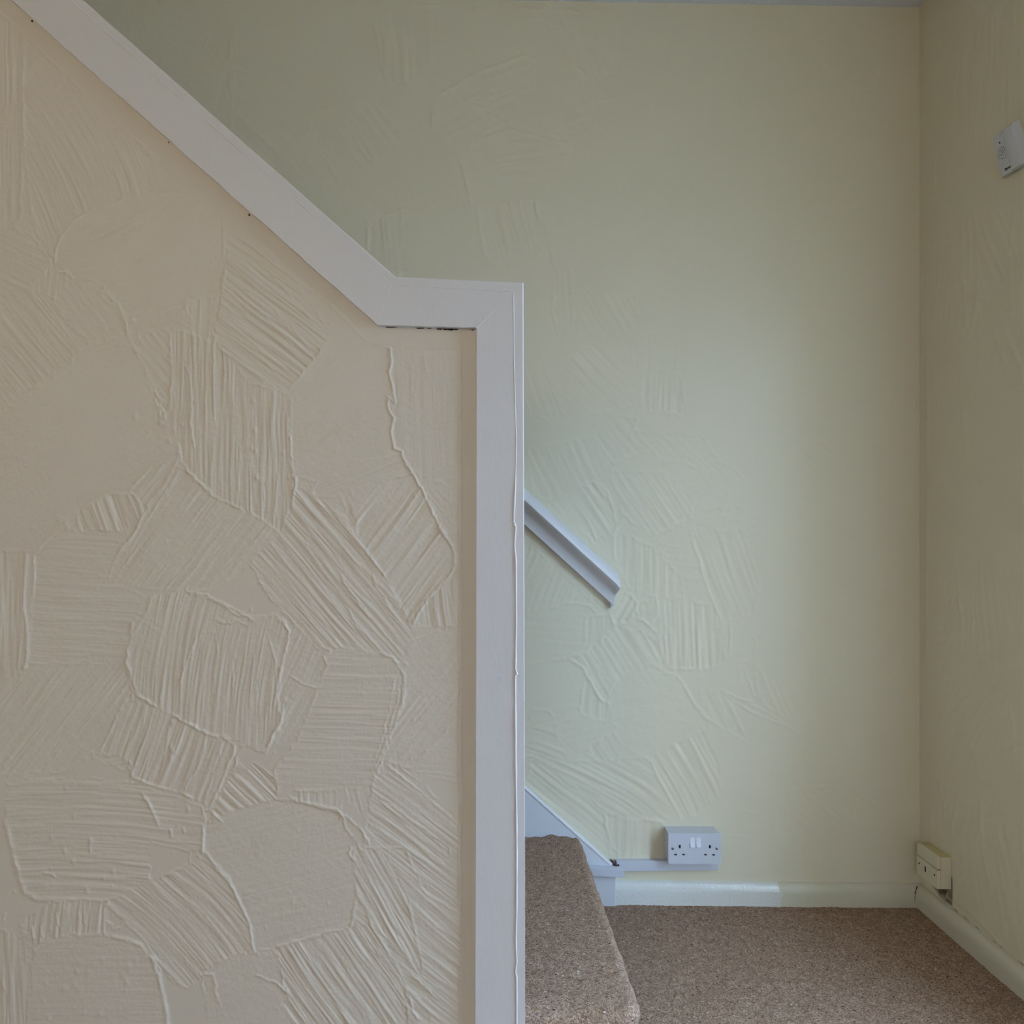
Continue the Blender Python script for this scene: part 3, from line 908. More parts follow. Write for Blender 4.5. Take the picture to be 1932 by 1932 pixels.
D([(1148, 1306), (1177, 1273), (1228, 1255), (1272, 1273), (1301, 1317), (1337, 1358), (1337, 1376), (1259, 1412), (1205, 1423), (1177, 1407), (1153, 1379)], -10, 24, .04, base=.06, rag=1.6, edge=.14)
G([(1244, 1272), (1272, 1272), (1286, 1284), (1298, 1305), (1310, 1332), (1330, 1354), (1345, 1362), (1362, 1374)], 3, .5, 1.2)
G([(1148, 1310), (1154, 1296), (1168, 1280)], 2.8, .3, .7)
G([(1150, 1360), (1162, 1370), (1168, 1378)], 2.8, .36, .7)
D([(1047, 1374), (1065, 1358), (1148, 1361), (1159, 1381), (1107, 1415), (1071, 1443), (1052, 1410)], -20, 26, .04, edge=.14)
G([(1046, 1374), (1048, 1392), (1056, 1416), (1066, 1430)], 3, .42, .8)
G([(1003, 1364), (1000, 1350), (1008, 1340), (1022, 1338), (1036, 1342), (1048, 1358)], 3, .45, .8)
G([(1106, 1424), (1106, 1412), (1120, 1404), (1150, 1384)], 3, .42, 1.8)
G([(1104, 1412), (1107, 1424), (1128, 1436), (1140, 1440)], 3, .5, 1.4)
D([(985, 1380), (1045, 1368), (1068, 1440), (1140, 1436), (1223, 1430), (1236, 1456), (1286, 1546), (1195, 1549), (1125, 1508), (1058, 1456), (985, 1418)], 27, 12, .26, k=-.0012, rag=1.8, edge=.14)
D([(1110, 1412), (1160, 1385), (1176, 1408), (1160, 1440), (1128, 1436)], 55, 11, .22)
D([(1226, 1428), (1324, 1379), (1356, 1443), (1356, 1513), (1303, 1545), (1288, 1546), (1239, 1456)], 61, 12, .28, k=-.001, rag=1.8, edge=.12)
G([(1226, 1428), (1238, 1462), (1258, 1496), (1272, 1522), (1288, 1547)], 3, .5, .7)
D([(1000, 1436), (1060, 1468), (1142, 1530), (1152, 1622), (1100, 1592), (1040, 1532), (990, 1480)], 40, 11, .2, rag=1.6)
D([(1143, 1536), (1250, 1551), (1252, 1618), (1168, 1620), (1146, 1575)], 91, 18, .26, edge=.16)
G([(1141, 1534), (1144, 1568), (1154, 1592), (1168, 1614)], 3, .45, .8)
G([(1140, 1530), (1160, 1540), (1186, 1549), (1230, 1548), (1256, 1552)], 2.8, .36, .8)
for q in ([(1360, 1301), (1394, 1319), (1425, 1324)], [(1362, 1306), (1410, 1340), (1480, 1370)], [(1363, 1311), (1390, 1355), (1409, 1400)], [(1400, 1250), (1415, 1290), (1425, 1320)], [(1400, 1322), (1450, 1345), (1509, 1388)], [(1527, 1404), (1580, 1370), (1639, 1323)], [(1515, 1440), (1527, 1404)], [(1590, 1400), (1625, 1365), (1632, 1352)], [(1590, 1400), (1618, 1420), (1700, 1385)], [(1400, 1530), (1420, 1536), (1440, 1534)], [(1362, 1575), (1410, 1580), (1454, 1590)], [(1474, 1492), (1484, 1495)], [(1420, 1196), (1470, 1194), (1515, 1180)], [(1510, 1180), (1530, 1210), (1541, 1241)], [(1558, 1132), (1630, 1120), (1660, 1090)], [(1630, 1245), (1665, 1262), (1690, 1274)], [(1720, 1108), (1724, 1112)], [(1480, 1660), (1560, 1664), (1640, 1658)]):
    G(q, 2.8, .32, 1, taper=10)
D([(1324, 1301), (1363, 1306), (1409, 1399), (1340, 1361)], 65, 14, .14)
D([(1425, 1200), (1515, 1182), (1543, 1242), (1490, 1360), (1430, 1322)], 65, 15, .12)
D([(1490, 1490), (1640, 1480), (1700, 1540), (1600, 1640), (1480, 1600)], 40, 15, .08)
D([(1560, 1120), (1640, 1115), (1640, 1180), (1560, 1190)], -5, 14, .09)
# margin under the handrail
G([(985, 1008), (1010, 1028), (1040, 1050), (1060, 1075), (1100, 1108), (1130, 1138), (1152, 1150)], 2.8, .5, 1.4, step=-.12)
G([(1728, 60), (1726, 500), (1727, 1000), (1725, 1640)], 3, .22, 1.2)
G([(1000, 1484), (1060, 1540), (1110, 1580), (1150, 1616)], 4, .2, 1)
rr = random.Random(9)
for i in range(160):
    B(rr.uniform(300, 1730), rr.uniform(20, 1650), rr.uniform(2, 3.4), rr.uniform(.04, .2))


def back_world(x, y, h):
    return (x - VX) * SB, YB - h, EYE - (y - VY) * SB


mX, mY = np.meshgrid(R.xs, R.ys)
R.H *= 1 + 0.7 * sstep(560, 430, mY) * sstep(1250, 1050, mX)      # deeper relief stands in for the raking light up here
wall_back = grid_wall('wall_back', R, back_world, M['cream'], gain=3.0, solid=solid_box(-2.7, XR + 0.3, YB + 0.004, YB + 0.16, -0.05, 2.62))
tag(wall_back, 'tall cream trowelled stucco wall behind the stairs, with the handrail and double socket on it', 'wall', 'structure')

# ---- right-hand wall (units 1/700 m; x grows towards the camera)
SR = 1 / 700.0
ue = (YB - DOOR1) / SR
xs = axis([(-2, 300, 2.4), (300, ue, 6)])
zt = (EYE - 2.56) / SR + VY
zb = EYE / SR + VY + 6
ys = axis([(zt, zt + 100, 5), (zt + 100, zb - 110, 3.4), (zb - 110, zb, 1.6)])
R = Relief(xs, ys, 6.0)
R.random_dabs(60, 21, 70, 190, 0.16, True)
D, G, B = R.dab, R.ridge, R.blob


def RW(px, py, Xw=XR):
    """photo pixel on this wall -> wall units"""
    Y = F * Xw / (px - VX)
    return ((YB - Y) / SR, (py - VY) * Y / F / SR + VY)


D([RW(1880, 1560), RW(1925, 1560), RW(1930, 1660), RW(1900, 1690), RW(1868, 1660), RW(1850, 1560)], 72, 17, .3)
D([RW(1850, 1050), RW(1900, 1040), RW(1930, 1200), RW(1880, 1300), RW(1840, 1200)], 80, 15, .22)
D([RW(1840, 400), RW(1928, 380), RW(1930, 700), RW(1850, 650)], 66, 15, .24)
for q in ([(1749, 20), (1744, 60), (1745, 110)], [(1816, 405), (1815, 450), (1818, 480)], [(1818, 540), (1821, 590), (1828, 640)], [(1805, 505), (1830, 560), (1880, 590)], [(1826, 400), (1825, 440)], [(1807, 1120), (1816, 1180), (1812, 1230)], [(1850, 1500), (1852, 1600), (1870, 1680)], [(1748, 500), (1750, 900), (1747, 1250)], [(1826, 1390), (1840, 1430), (1852, 1475)], [(1770, 1475), (1780, 1495)], [(1840, 1475), (1885, 1490)], [(1800, 1700), (1850, 1740), (1900, 1795)], [(1805, 800), (1860, 850), (1920, 920)], [(1915, 380), (1905, 480), (1910, 600)]):
    G([RW(*p) for p in q], 4.5, .5, 1.2, taper=12)
for px, py in ((1765, 296), (1765, 338)):
    a, b = RW(px, py), RW(px + 2, py + 9)
    G([(a[0] - 4, a[1] - 6), (a[0], a[1] + 8), (b[0] - 4, b[1] + 6)], 4, 1.2, .5, taper=4)
G([RW(1764, 300), RW(1762, 320), RW(1764, 360)], 4, .5, .8)

# broken plaster under the telephone socket and the skirting crack, its dark gap coloured in
X_, Y_ = np.meshgrid(R.xs, R.ys)
dep = YB - X_ * SR
hgt = EYE - (Y_ - VY) * SR
nz = vn(X_ / 9, Y_ / 9, 2) + 0.6 * vn(X_ / 4, Y_ / 4, 5)
lo_ = 0.064 + 0.005 * vn(X_ / 8, X_ * 0, 7) + np.clip(dep - 1.945, 0, 1) * 0.30
hole = sstep(-.003, .002, hgt - lo_) * sstep(1.893, 1.899, dep) * sstep(1.985, 1.962, dep) * sstep(.150, .125, hgt)
R.H -= hole * (1.6 + 1.0 * nz)
ck = np.exp(-((hgt - 0.0590 - 0.0012 * vn(X_ / 14, X_ * 0, 3)) / 0.0021) ** 2) * sstep(-.1, .3, vn(X_ / 16, X_ * 0, 6) + .6 * vn(X_ / 5, X_ * 0, 9)) * sstep(1.9, 1.88, dep)
stain = np.clip(hole * (0.75 + 0.4 * nz) + 0.85 * ck, 0, 1)
R.H -= ck * 1.5


def right_world(x, y, h):
    return XR - h, YB - x * SR, EYE - (y - VY) * SR


sv, sf = [], []
for b_ in (solid_box(XR + 0.018, XR + 0.26, DOOR1, YB + 0.004, -0.05, 2.62), solid_box(XR, XR + 0.26, -2.75, DOOR0, -0.05, 2.62), solid_box(XR, XR + 0.26, DOOR0, DOOR1, DOORH, 2.62),
           solid_box(XR, XR + 0.0181, DOOR1, DOOR1 + 0.002, -0.05, 2.62)):
    k = len(sv)
    sv += b_[0]
    sf += [tuple(i + k for i in f) for f in b_[1]]
wall_right = grid_wall('wall_right', R, right_world, M['cream_r'], stain=stain, gain=3.6, solid=(sv, sf))
tag(wall_right, 'narrow cream stucco wall meeting the back wall, with the telephone socket low in its corner', 'wall', 'structure')

# ---- the rest of the shell, behind and beside the camera
bm = bmesh.new()
add_box(bm, -2.7, -1.00, -2.75, -2.6, -0.05, 2.62)
add_box(bm, -0.20, XR + 0.26, -2.75, -2.6, -0.05, 2.62)
add_box(bm, -1.00, -0.20, -2.75, -2.6, -0.05, 1.20)
add_box(bm, -1.00, -0.20, -2.75, -2.6, 1.90, 2.62)
o = obj('wall_front', bm, M['back'])
tag(o, 'plain cream wall of the room behind the viewer with an unseen window sized for fill light', 'wall', 'structure')
o = obj('wall_side', box(XL - 0.15, XL, -2.75, YB + 0.16, -0.05, 2.62), M['back'])
tag(o, 'plain cream side wall of the room out of the picture', 'wall', 'structure')

bm = box(-2.9, XR + 0.3, -2.8, YB + 0.2, 0, 0.12)
for v in bm.verts:
    v.co.z += CEIL + 0.0175 * (0.082 - v.co.x)      # the ceiling is a little out of level
o = obj('ceiling', bm, M['ceiling'])
tag(o, 'white ceiling seen as a thin strip above the back wall', 'ceiling', 'structure')

# glazed front door and its frame
door = empty('door_1', (XR + 0.05, DOOR0, 0), 'white framed glazed front door letting daylight in beside the stairs', 'door')
door['kind'] = 'structure'


def dbox(name, y0, y1, z0, z1, x0=-0.03, x1=0.03, mat='satin', bev=0.004):
    return obj(name, box(x0, x1, y0, y1, z0, z1, bev), M[mat], door)


W_ = DOOR1 - DOOR0
dbox('door_frame', 0, 0.05, 0, DOORH, -.045, .045)
dbox('door_frame', W_ - 0.05, W_, 0, DOORH, -.045, .045)
dbox('door_frame', 0.05, W_ - 0.05, DOORH - 0.05, DOORH, -.045, .045)
dbox('stile', 0.055, 0.13, 0.02, DOORH - 0.055)
dbox('stile', W_ - 0.13, W_ - 0.055, 0.02, DOORH - 0.055)
dbox('rail', 0.13, W_ - 0.13, 0.02, 0.16)
dbox('rail', 0.13, W_ - 0.13, 0.98, 1.05)
dbox('rail', 0.13, W_ - 0.13, DOORH - 0.15, DOORH - 0.055)
dbox('pane', 0.13, W_ - 0.13, 0.16, 0.98, -.004, .004, 'glass', 0)
dbox('pane', 0.13, W_ - 0.13, 1.05, DOORH - 0.15, -.004, .004, 'glass', 0)

win = empty('fill_window_1', (-0.6, -2.68, 1.2), 'small white framed window behind the viewer, unseen and sized for fill light', 'window')  # unseen window, its size chosen for the fill light it gives
win['kind'] = 'structure'
for nm, a, b, c, d_ in (('window_frame', -.40, -.36, 0, .7), ('window_frame', .36, .40, 0, .7), ('window_frame', -.36, .36, 0, .04), ('window_frame', -.36, .36, .66, .70)):
    obj(nm, box(a, b, -.03, .03, c, d_, .004), M['satin'], win)
obj('pane', box(-.36, .36, -.004, .004, .04, .66), M['glass'], win)

o = obj('ground', box(-30, 30, -30, 30, -0.5, -0.2), M['ground'])
tag(o, 'pale paved ground outside the house', 'ground', 'structure')

# ---- floor: carpet with real pile relief where it shows
fx = axis([(-2.7, 0.26, 0.1), (0.26, 1.293, 0.0019)])
fy = axis([(-2.7, 1.28, 0.1), (1.28, 2.03, 0.0019)])
R = Relief(fx, fy, .001)
X_, Y_ = np.meshgrid(R.xs, R.ys)
R.H = (0.35 * vn(X_ / .0085, Y_ / .0085, 1) + 0.75 * vn(X_ / .0042, Y_ / .0042, 2) + 0.9 * vn(X_ / .06, Y_ / .06, 3)).astype(np.float32)


def floor_world(x, y, h):
    return x, y, h - 0.0105 * (x - 0.70)


floor = grid_wall('floor', R, floor_world, M['carpet'], gain=1.25, solid=solid_box(-2.75, XR + 0.28, -2.75, YB + 0.1, -0.2, -0.05))
tag(floor, 'speckled taupe brown twist pile carpet on the hall floor', 'carpet', 'structure')

# ---- skirting boards
def skirt_profile(h, t):
    return [(0, -0.03), (t, -0.03), (t, h * .35), (t * .98, h * .6), (t * .86, h * .78), (t * .6, h * .92), (t * .3, h), (0, h)]


def sweep(prof, path, up_fn=None):
    """prof (p, z): p sticks out from the wall; path: list of (base point, outward normal)"""
    bm = bmesh.new()
    rings = []
    for b, n in path:
        rings.append([bm.verts.new((b[0] + n[0] * p_, b[1] + n[1] * p_, b[2] + z)) for p_, z in prof])
    m_ = len(prof)
    for a, b in zip(rings, rings[1:]):
        for i in range(m_):
            bm.faces.new((a[i], a[(i + 1) % m_], b[(i + 1) % m_], b[i]))
    bm.faces.new(rings[0][::-1])
    bm.faces.new(rings[-1])
    return bm


x0 = PX(1162, 0, YB - .02)[0]
path = []
for i in range(41):
    t = i / 40
    x = x0 + (XR - 0.004 - x0) * t
    path.append(((x, YB + 0.003, -0.0095 * (x - 0.70) + 0.0012 * math.sin(i * 1.7) * math.sin(i * .6)), (0, -1)))
o = obj('baseboard_back', sweep(skirt_profile(0.0615, 0.021), path), M['skirting'], smooth=40)
tag(o, 'low glossy white skirting board with thick rounded paint under the double socket', 'skirting board', 'structure')
path = [((XR + 0.003, YB - 0.003 - (YB - DOOR1 - 0.01) * i / 24, 0.0), (-1, 0)) for i in range(25)]
bs_right = obj('baseboard_right', sweep([(p_, z + 0.0) for p_, z in skirt_profile(0.0575, 0.021)], path), M['skirting_r'], smooth=40)
tag(bs_right, 'grubby cream white skirting board running towards the viewer below the telephone socket', 'skirting board', 'structure')
# split in the paint where the two boards meet
bm = bmesh.new()
rr = random.Random(6)
pts = []
for i in range(9):
    t = i / 8
    X, Z = PX(1729.5 - 4.5 * t + rr.uniform(-1.2, 1.2), 1671 + 30 * t, YB - 0.0225)
    pts.append((X, YB - 0.0226, Z))
add_tube(bm, pts, [.0006, .0016, .0008, .0013, .0011, .0004, .0009, .0003, .0007], 6)
obj('crack', bm, M['dirt'], bs_right)

# ---- white string board of the stairs on the back wall
sy = YB - 0.024
P = [PX(a, b, sy) for a, b in ((992, 1490), (1152, 1632.5), (1162, 1639), (1162, 1712), (985, 1712))]
sl = (P[1][1] - P[0][1]) / (P[1][0] - P[0][0])
top_l = (-1.6, P[0][1] + sl * (-1.6 - P[0][0]))
poly = [top_l, P[1], P[2], P[3], (P[3][0] - 0.30, P[3][1]), (-1.6, top_l[1] - 0.40)]
string = obj('trim_1', prism(poly, sy, YB + 0.003, .0025, 2), M['satin'])
tag(string, 'white painted stair string board sloping down behind the carpeted step', 'stair string', 'structure')
# bead of paint and filler along its upper edge
bm = bmesh.new()
rr = random.Random(2)
pts = []
n_ = 60
for i in range(n_ + 1):
    t = i / n_
    x = -0.2 + (P[1][0] + 0.002 + 0.2) * t
    pts.append((x, sy + 0.004, P[0][1] + sl * (x - P[0][0]) + 0.001 + rr.uniform(-.0006, .0006)))
add_tube(bm, pts, .0058, 8)
obj('paint_bead', bm, M['gloss'], string, smooth=60)

# ---- white timber trims around the partition
YF = YP - 0.010      # face of the trims
k_ = 0.8875


def rag_edge(a, b, n, amp, seed):
    rr = random.Random(seed)
    out = []
    for i in range(n + 1):
        t = i / n
        s = 0 if i in (0, n) else rr.uniform(-amp, amp)
        out.append((a[0] + (b[0] - a[0]) * t, a[1] + (b[1] - a[1]) * t + s))
    return out


CAPT = 17.0      # px, visible edge of the capping boards
far = -560
# sloping board (front face), then level board, then post board
top = lambda x: (x - 156.5) * k_
offs = CAPT * math.hypot(1, k_)
A = [(far, top(far) + offs), (745 - 5, 521 + CAPT - 1)]
Bm = rag_edge((712, 613), (22, 0), 46, 1.1, 4) + [(far, (far - 22) * .8885)]
pts = [PX(x, y, YF) for x, y in A + Bm]
o = obj('trim_2', prism(pts, YF, YP + 0.01), M['gloss'])
tag(o, 'sloping white timber board along the top of the stair partition', 'trim', 'structure')
pts = [PX(x, y, YF) for x, y in [(740, 537.4), (971.5, 550), (898, 618)] + rag_edge((898, 618), (712, 613), 14, .5, 8)[1:]]
lev = obj('trim_3', prism(pts, YF + .0001, YP + 0.01), M['gloss'])
tag(lev, 'short level white timber board at the top corner of the partition', 'trim', 'structure')
pts = [PX(x, y, YF) for x, y in [(971.5, 550), (975, 1932), (975.4, 2208), (896.6, 2208), (897, 1932), (898, 618)]]
post = obj('trim_4', prism(pts, YF + .00005, YP + 0.01, .0022, 3, only=(3, 4)), M['gloss'])
tag(post, 'upright white timber board down the end of the partition', 'trim', 'structure')
# capping boards that run back through the wall, their edges showing beside the face boards
pts = [PX(x, y, YF) for x, y in [(far, top(far)), (745, 521), (740, 537.8), (far, top(far) + offs + .4)]]
cap1 = obj('trim_5', prism(pts, YF + .0003, YP + 0.13, .0022, 3, only=(0,)), M['gloss'])
tag(cap1, 'thin sloping white capping board lying on top of the partition', 'trim', 'structure')
pts = [PX(x, y, YF) for x, y in [(745, 521), (988, 533), (971.5, 550.3), (740, 537.8)]]
cap2 = obj('trim_6', prism(pts, YF + .0003, YP + 0.13, .0022, 3, only=(0,)), M['gloss'])
tag(cap2, 'thin level white capping board on the corner of the partition', 'trim', 'structure')
pts = [PX(x, y, YF) for x, y in [(988, 533), (991, 1932), (991.5, 2208), (975.2, 2208), (974.8, 1932), (971.3, 550.3)]]
cap3 = obj('trim_7', prism(pts, YF + .0003, YP + 0.13, .0026, 3, only=(0, 1)), M['gloss'])
tag(cap3, 'thin upright white lining board closing the end of the partition', 'trim', 'structure')

for nm, (ax, ay), (bx, by), host, w0 in (('cap_seam', (-540, top(-540) + offs), (738, 521 + CAPT - 1.2), 'trim_2', .0011), ('cap_seam', (742, 537.6), (966, 549.8), 'trim_3', .0009)):
    bm = bmesh.new()
    rr = random.Random(int(ay) + 900)
    n_ = 60
    pts = []
    for i in range(n_ + 1):
        X, Z = PX(ax + (bx - ax) * i / n_, ay + (by - ay) * i / n_ + rr.uniform(-.4, .4), YF)
        pts.append((X, YF + .0004, Z))
    add_tube(bm, pts, [w0 * rr.uniform(.5, 1.2) for _ in pts], 6)
    obj(nm, bm, M['gloss'], bpy.data.objects[host], smooth=60)

# filled, overpainted seam between post board and lining
seam = [(968.2, 556), (969, 600), (969.6, 680), (971.5, 760), (973.6, 820), (973, 880), (971, 930), (969, 975), (968.8, 990), (972.8, 994), (971.8, 1006), (970.4, 1030), (973, 1060), (973.6, 1180), (972, 1262), (974.6, 1270), (971.6, 1276), (972.2, 1400), (974.5, 1590), (974.2, 1720), (972.8, 1780), (974.6, 1815), (972, 1832), (974.4, 1845), (974.4, 1932), (975, 2205)]
fine = []
for (ax, ay), (bx, by) in zip(seam, seam[1:]):
    n_ = max(1, int((by - ay) / 16))
    for i in range(n_):
        fine.append((ax + (bx - ax) * i / n_, ay + (by - ay) * i / n_))
fine.append(seam[-1])
rr = random.Random(12)
bm = bmesh.new()
add_tube(bm, [(PX(x, y, YF)[0], YF + .0009, PX(x, y, YF)[1]) for x, y in fine], [.0022 * (1 if y > 900 else .62) * rr.uniform(.85, 1.15) for x, y in fine], 8)
obj('paint_seam', bm, M['gloss'], post, smooth=60)
bm = bmesh.new()
bmesh.ops.create_uvsphere(bm, u_segments=10, v_segments=6, radius=.0032, matrix=Matrix.Translation((PX(970.5, 990, YF)[0], YF - .0003, PX(970.5, 990, YF)[1])))
bmesh.ops.create_uvsphere(bm, u_segments=10, v_segments=6, radius=.0024, matrix=Matrix.Translation((PX(974.5, 1271, YF)[0], YF + .0003, PX(974.5, 1271, YF)[1])))
obj('paint_run', bm, M['gloss'], post, smooth=60)
# chip in the paint of the post
bm = bmesh.new()
pts = [PX(x, y, YF) for x, y in ((943, 1274), (948, 1274), (949, 1285), (944.5, 1286.5), (942, 1284))]
add_prism(bm, pts, YF - .0004, YF + .002, .0001, 1)
pts = [PX(x, y, YF) for x, y in ((940, 1276), (941.4, 1276), (941.8, 1284.5), (940.2, 1284))]
add_prism(bm, pts, YF - .0009, YF + .002, .0001, 1)
obj('paint_chip', bm, M['satin'], post)
# mitre opened at the corner
bm = bmesh.new()
rr = random.Random(5)
pts = [PX(898 + (937 - 898) * i / 12 + rr.uniform(-.5, .5), 618 + (583 - 618) * i / 12 + rr.uniform(-.5, .5), YF) for i in range(13)]
add_tube(bm, [(x, YF + .0006, z) for x, z in pts], [.0015 - .0008 * i / 12 for i in range(13)], 6)
obj('mitre_joint', bm, M['gloss'], lev)
# dark gaps under the level board
bm = bmesh.new()
rr = random.Random(7)
for x0_, x1_, h_ in ((728, 748, .9), (786, 800, 1.0), (806, 814, .8), (824, 834, 1.6), (835, 858, 2.4), (858, 864, 1.4), (890, 894, 1.2)):
    n_ = 5
    up = [(x0_ + (x1_ - x0_) * i / n_, 613 + (x0_ - 712) * .027 + 4.2 + rr.uniform(-.3, .3)) for i in range(n_ + 1)]
    dn = [(x, y + h_ * (.5 + rr.random()) * (0.2 if i in (0, n_) else 1)) for i, (x, y) in enumerate(up)]
    pts = [PX(x, y, YP) for x, y in up + dn[::-1]]
    add_prism(bm, pts, YP - .0012, YP + .004)
obj('gap', bm, M['dirt'], lev)
bm = bmesh.new()  # small dark specks just below the sloping board's lower edge
for x, y, r in ((60, 39, .0016), (470, 405, .0018), (318, 268, .0012)):
    X, Z = PX(x, y, YF)
    bmesh.ops.create_uvsphere(bm, u_segments=8, v_segments=5, radius=r, matrix=Matrix.Translation((X, YF + .001, Z)))
obj('edge_speck', bm, M['dirt'], bpy.data.objects['trim_2'])

# ================================================================== THINGS
# ---- carpeted stairs
RISE, GOING, NOSE = 0.2000, 0.226, 0.329
stairs = empty('staircase', (NOSE, 1.36, 0), 'carpeted stairs whose bottom step pokes out past the partition', 'stairs')


def step_bm(i):
    """one carpeted step with a rolled nosing; local x 0 = nosing of the bottom step"""
    x1 = -i * GOING
    x0 = x1 - GOING - (0.03 if i else 0.0)
    z1 = RISE * (i + 1) if i else RISE
    z0 = RISE * i - (0.03 if i == 0 else 0.0)
    y0, y1 = -0.074, YB - 0.021 - 1.36
    if i:
        y0 = YP + 0.118 - 1.36
    r = 0.026
    prof = [(x1 - (0.0 if i else 0.030), z0), (x1 - (0.006 if i else 0.027), z1 - 0.085), (x1 - 0.020, z1 - 0.062)]
    for a in range(-60, 91, 15):
        t = math.radians(a)
        prof.append((x1 - r + r * math.cos(t), z1 - r + r * math.sin(t)))
    n = 26
    for q in range(1, n + 1):
        prof.append((x1 - r + (x0 - x1 + r) * q / n, z1))
    ny_ = 150 if i == 0 else 40
    bm = bmesh.new()
    rows = []
    er = 0.028
    for j in range(ny_ + 1):
        t = j / ny_
        y = y0 + (y1 - y0) * t
        # near end rolls over like the nosing
        d = y - y0
        sh = 0.0
        if i == 0 and d < er:
            sh = er - math.sqrt(max(0, er * er - (er - d) ** 2))
        row = []
        for (px_, pz) in prof:
            f = max(0.0, min(1.0, (pz - (z1 - 0.1)) / 0.1))
            nx_ = .0018 * math.sin(37 * y + 5 * px_) * math.sin(91 * y)
            zz = pz - sh * f * f
            xx = px_
            if i == 0 and d < .055:          # corner of the nosing rounded in plan
                pr_ = .055 - math.sqrt(max(0, .055 ** 2 - (.055 - d) ** 2))
                xx = px_ - pr_ * max(0.0, min(1.0, (px_ - x1 + .20) / .20))
            if j >= ny_ - 3 and pz > z1 - .002:      # carpet tucked unevenly against the string
                zz += .0035 * math.sin(px_ * 60) + .002 * math.sin(px_ * 143 + 1)
            row.append(bm.verts.new((xx + nx_ * f, y, zz + nx_ * .5 * f)))
        rows.append(row)
    for a, b in zip(rows, rows[1:]):
        for q in range(len(prof) - 1):
            bm.faces.new((a[q], a[q + 1], b[q + 1], b[q]))
    for row in (rows[0], rows[-1]):
        lo2 = [bm.verts.new((row[-1].co.x, row[0].co.y, z0))]
        bm.faces.new(row + lo2)
    return bm


for i in range(9):
    s_ = obj('step', step_bm(i), M['carpet'], stairs, smooth=70)

# ---- handrail on the back wall
HR = [(0, 0), (.0, .016), (.005, .031), (.012, .042), (.021, .050), (.030, .054), (.037, .054), (.043, .050), (.048, .043), (.055, .035), (.064, .0285), (.075, .0245), (.087, .022), (.096, .0205), (.1015, .020), (.1035, .016), (.1035, 0)]
x_end, z_end = PX(1166.5, 1082, YB - .02)
sl_h = 0.912
bm = bmesh.new()
rings = []
for i, x in enumerate((-1.7, -1.0, -.4, 0.0, x_end - .012, x_end - .004, x_end)):
    e_ = {5: .6, 6: 1.0}.get(i, 0)
    ring = []
    for v_, p_ in HR:
        # plumb-cut end, slightly rounded where the paint has built up
        q = .0045 * e_
        pp = p_ if p_ < .02 else p_ - q
        vv = v_ + q * (1 - v_ / .055)
        xx = x - (.0 if e_ == 0 else .016 * max(0, min(1, (v_ - .036) / .05)))
        ring.append(bm.verts.new((xx - x_end, -pp, -vv - sl_h * (x - x_end))))
    rings.append(ring)
m_ = len(HR)
for a, b in zip(rings, rings[1:]):
    for q in range(m_):
        bm.faces.new((a[q], a[(q + 1) % m_], b[(q + 1) % m_], b[q]))
bm.faces.new(rings[0][::-1])
bm.faces.new(rings[-1])
o = obj('handrail', bm, M['gloss'], smooth=38)
o.location = (x_end, YB + 0.001, z_end)
tag(o, 'sloping white moulded timber handrail fixed to the cream wall above the step', 'handrail')

# ---- double socket
Zs = YB - 0.050
pl = PX(1260.7, 1572.2, Zs)
pr = PX(1360.4, 1630.4, Zs)
PW, PH = pr[0] - pl[0], pl[1] - pr[1]
sock = empty('double_socket', (pl[0], YB, pr[1]), 'white double power socket with two rocker switches on the wall above the skirting', 'power socket')
d0 = YB - Zs
obj('back_box', box(.0025, PW - .0025, -(d0 - .009), .002, .003, PH - .0025, .0015), M['plastic'], sock)


def plate_with_holes(w, h, holes, y0, y1):
    """flat plate in XZ with rectangular through-holes, front at y0"""
    xs_ = sorted({0, w} | {v for a in holes for v in (a[0], a[1])})
    zs_ = sorted({0, h} | {v for a in holes for v in (a[2], a[3])})
    bm = bmesh.new()
    cells = set()
    for i in range(len(xs_) - 1):
        for j in range(len(zs_) - 1):
            cx, cz = (xs_[i] + xs_[i + 1]) / 2, (zs_[j] + zs_[j + 1]) / 2
            if not any(a[0] < cx < a[1] and a[2] < cz < a[3] for a in holes):
                cells.add((i, j))
    vv = {}

    def V(i, j, k):
        if (i, j, k) not in vv:
            vv[(i, j, k)] = bm.verts.new((xs_[i], (y0, y1)[k], zs_[j]))
        return vv[(i, j, k)]
    for i, j in cells:
        bm.faces.new((V(i, j, 0), V(i + 1, j, 0), V(i + 1, j + 1, 0), V(i, j + 1, 0)))
        bm.faces.new((V(i, j, 1), V(i, j + 1, 1), V(i + 1, j + 1, 1), V(i + 1, j, 1)))
        for (di, dj, a, b) in ((-1, 0, (0, 0), (0, 1)), (1, 0, (1, 0), (1, 1)), (0, -1, (0, 0), (1, 0)), (0, 1, (0, 1), (1, 1))):
            if (i + di, j + dj) not in cells:
                bm.faces.new((V(i + a[0], j + a[1], 0), V(i + b[0], j + b[1], 0), V(i + b[0], j + b[1], 1), V(i + a[0], j + a[1], 1)))
    return bm


